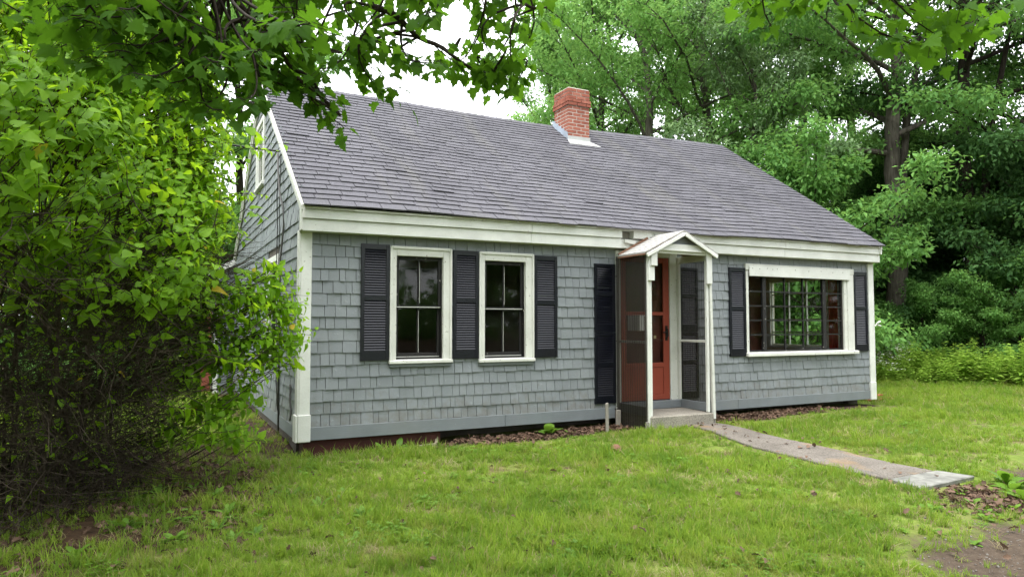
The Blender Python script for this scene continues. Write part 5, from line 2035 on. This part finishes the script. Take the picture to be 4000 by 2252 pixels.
# tall meadow plants along the far edge of the field
def tall_weed(seed, h, bloom=False):
    g = np.random.default_rng(seed)
    st = MB()
    P, D, Nn, S, BP = [], [], [], [], []
    for k in range(9):
        a = g.uniform(0, 6.28)
        r_ = g.uniform(0, .16)
        hh = h * g.uniform(.65, 1.05)
        b = Vector((r_ * math.cos(a), r_ * math.sin(a), -.03))
        t = b + Vector((g.normal(0, .09), g.normal(0, .09), hh))
        st.tube([b, b.lerp(t, .5), t], [.006, .005, .002], 3, cap=False)
        for i in range(22):
            f = .15 + .85 * i / 22
            q = b.lerp(t, f)
            aa = i * 2.4 + k
            P.append(tuple(q))
            D.append((math.cos(aa), math.sin(aa), g.uniform(-.3, .6)))
            Nn.append((g.normal(0, .3), g.normal(0, .3), 1))
            S.append((.15 - .07 * f) * g.uniform(.8, 1.3))
        if bloom:
            for i in range(10):
                BP.append(tuple(t + Vector((g.normal(0, .05), g.normal(0, .05), g.uniform(-.02, .04)))))
    V, F = scatter(*SIMPLE, np.array(P), frames(np.array(D), np.array(Nn)), np.array(S))
    bl = None
    if bloom:
        n = len(BP)
        V2, F2 = scatter(*(SIMPLE[0] * np.array([1.6, 1, 1]), SIMPLE[1]), np.array(BP), frames(g.normal(0, 1, (n, 3)) * np.array([1, 1, .2]), g.normal(0, .3, (n, 3)) + np.array([0, 0, 1])), g.uniform(.03, .055, n))
        bl = mesh_np('blossom', V2, F2, 'bloom')
    return st.mesh('stem', 'weed'), mesh_np('foliage', V, F, 'weed'), bl


kinds = [tall_weed(1, 1.0), tall_weed(2, .85), tall_weed(3, 1.15), tall_weed(4, 1.2, True)]
for k in range(165):
    pxw = wg.uniform(3390, 4080)
    ds = wg.uniform(19.6, 22.8)
    if k >= 120:
        pxw, ds = wg.uniform(2900, 3390), wg.uniform(19.5, 23.5)
    elif k >= 95:
        pxw, ds = wg.uniform(500, 900), wg.uniform(17, 19)
    x, y = bearing(pxw, ds)
    bl = pxw < 3560 and k < 95 and wg.random() < .35
    a_, b_, c_ = kinds[3] if bl else kinds[wg.randrange(3)]
    t = thing('meadow_plant', 'tall white-flowering meadow plant at the field edge' if bl else ('tall leafy green meadow plant at the far edge of the field' if k < 95 else 'meadow plant beyond the cottage, seen through its big window' if k >= 120 else 'tall weed behind the cottage, left of the gable'), 'plant', (x, y, float(gz(x, y))), wg.uniform(0, 6),
              'white-flowering meadow plants' if bl else ('tall meadow plants' if k < 95 else 'meadow plants seen through the window' if k >= 120 else 'weeds behind the gable'))
    s = wg.uniform(.55, 1.1)
    t.scale = (s * 1.25, s * 1.25, s * wg.uniform(.6, 1.15))
    link('stem', a_, t, kind='stuff')
    link('foliage', b_, t, kind='stuff')
    if c_:
        link('blossom', c_, t, kind='stuff')

# ------------------------------------------------------------------ small things round the house
s_ = MB().hexa([(3.915, -.47, -.3), (3.955, -.47, -.3), (3.955, -.44, -.3), (3.915, -.44, -.3), (3.905, -.47, .27), (3.945, -.47, .28), (3.945, -.44, .285), (3.905, -.44, .27)]).build('wooden_stake', 'grey_wood', bevel=.004)
tag(s_, 'upright grey wooden stake in the leaves left of the porch', 'stake')
s_ = MB().box(4.30, 4.37, -.16, -.13, -.25, .13).build('wooden_stake', 'grey_wood', bevel=.003)
tag(s_, 'short pale stake at the wall end of the porch panel', 'stake')
s_ = MB().box(4.335, 4.385, -.775, -.75, -.25, .035).build('wooden_stake', 'grey_wood', bevel=.003)
tag(s_, 'short pale stake at the foot of the left porch post', 'stake')
s_ = MB().box(5.575, 5.60, -.72, -.68, -.25, .05).build('wooden_stake', 'grey_wood', bevel=.003)
tag(s_, 'short stake at the foot of the right porch post', 'stake')
s_ = MB().beam((.95, -.16, -.17), (1.66, -.02, -.165), .05, .045).build('edging_timber', 'timber', bevel=.004)
tag(s_, 'low weathered timber edging along the foundation', 'timber')
s_ = MB().beam((1.67, .0, -.15), (1.72, .09, -.06), .04, .03).build('edging_timber', 'timber', bevel=.004)
tag(s_, 'short timber offcut leaning at the end of the edging', 'timber')
s_ = MB().beam((4.02, -.5, -.13), (4.33, -.68, -.11), .025, .02).build('fallen_stick', 'grey_wood')
tag(s_, 'thin pale stick lying in the leaves by the porch', 'stick')
for k, (a, b, lab) in enumerate((((10.55, .55, -.06), (11.25, .75, -.05), 'red painted board lying on top beyond the right corner'), ((10.5, .45, -.10), (11.4, .55, -.10), 'red painted board lying underneath beyond the right corner'))):
    s_ = MB().beam(a, b, .14, .025).build('loose_board', 'red_board', bevel=.003)
    tag(s_, lab, 'board', 'red boards by the corner')
# pine cone on the lawn
pc = MB()
for i in range(7):
    z = i / 6
    rr_ = .045 * math.sin(PI * (.15 + .8 * z)) + .004
    for k in range(8):
        a = 2 * PI * (k + .5 * (i % 2)) / 8
        p = Vector((.09 * z - .045, rr_ * math.cos(a), rr_ * math.sin(a)))
        o_ = Vector((.022, math.cos(a) * .016, math.sin(a) * .016))
        t_ = Vector((0, -math.sin(a), math.cos(a))) * .014
        pc.poly([p - t_, p + o_ - t_ * .7, p + o_ * 1.15, p + o_ + t_ * .7, p + t_])
pc = pc.build('pine_cone', 'rot_wood')
pc.location = (3.16, -1.72, float(gz(3.16, -1.72)) + .045)
pc.rotation_euler = (0, 0, .6)
tag(pc, 'brown pine cone lying in the grass in front of the porch', 'cone')

# grit and small stones on the drive and along the foundation
g = np.random.default_rng(61)
q = np.stack([g.uniform(2.2, 7.5, 9000), g.uniform(-6.5, -4.0, 9000)], 1)
q = q[g.random(len(q)) < dirt_amount(q[:, 0], q[:, 1]) * .8]
q2 = np.stack([g.uniform(-.1, 1.9, 900), g.uniform(-.42, -.02, 900)], 1)
q = np.concatenate([q, q2])
ST = (np.array([(1, 0, 0), (-.9, .1, 0), (0, 1.1, 0), (.1, -.9, 0), (0, 0, .7), (0, .1, -.5)]) * .5, np.array([(0, 2, 4), (2, 1, 4), (1, 3, 4), (3, 0, 4), (2, 0, 5), (1, 2, 5), (3, 1, 5), (0, 3, 5)]))
P = np.stack([q[:, 0], q[:, 1], gz(q[:, 0], q[:, 1]) + .002], 1)
V, F = scatter(*ST, P, frames(g.normal(0, 1, P.shape), g.normal(0, .4, P.shape) + np.array([0, 0, 1])), np.clip(g.lognormal(math.log(.010), .5, len(P)), .004, .035))
gv = link('gravel', mesh_np('gravel', V, F, 'stone'), kind='stuff')
gv['label'] = 'grit and small stones on bare soil'
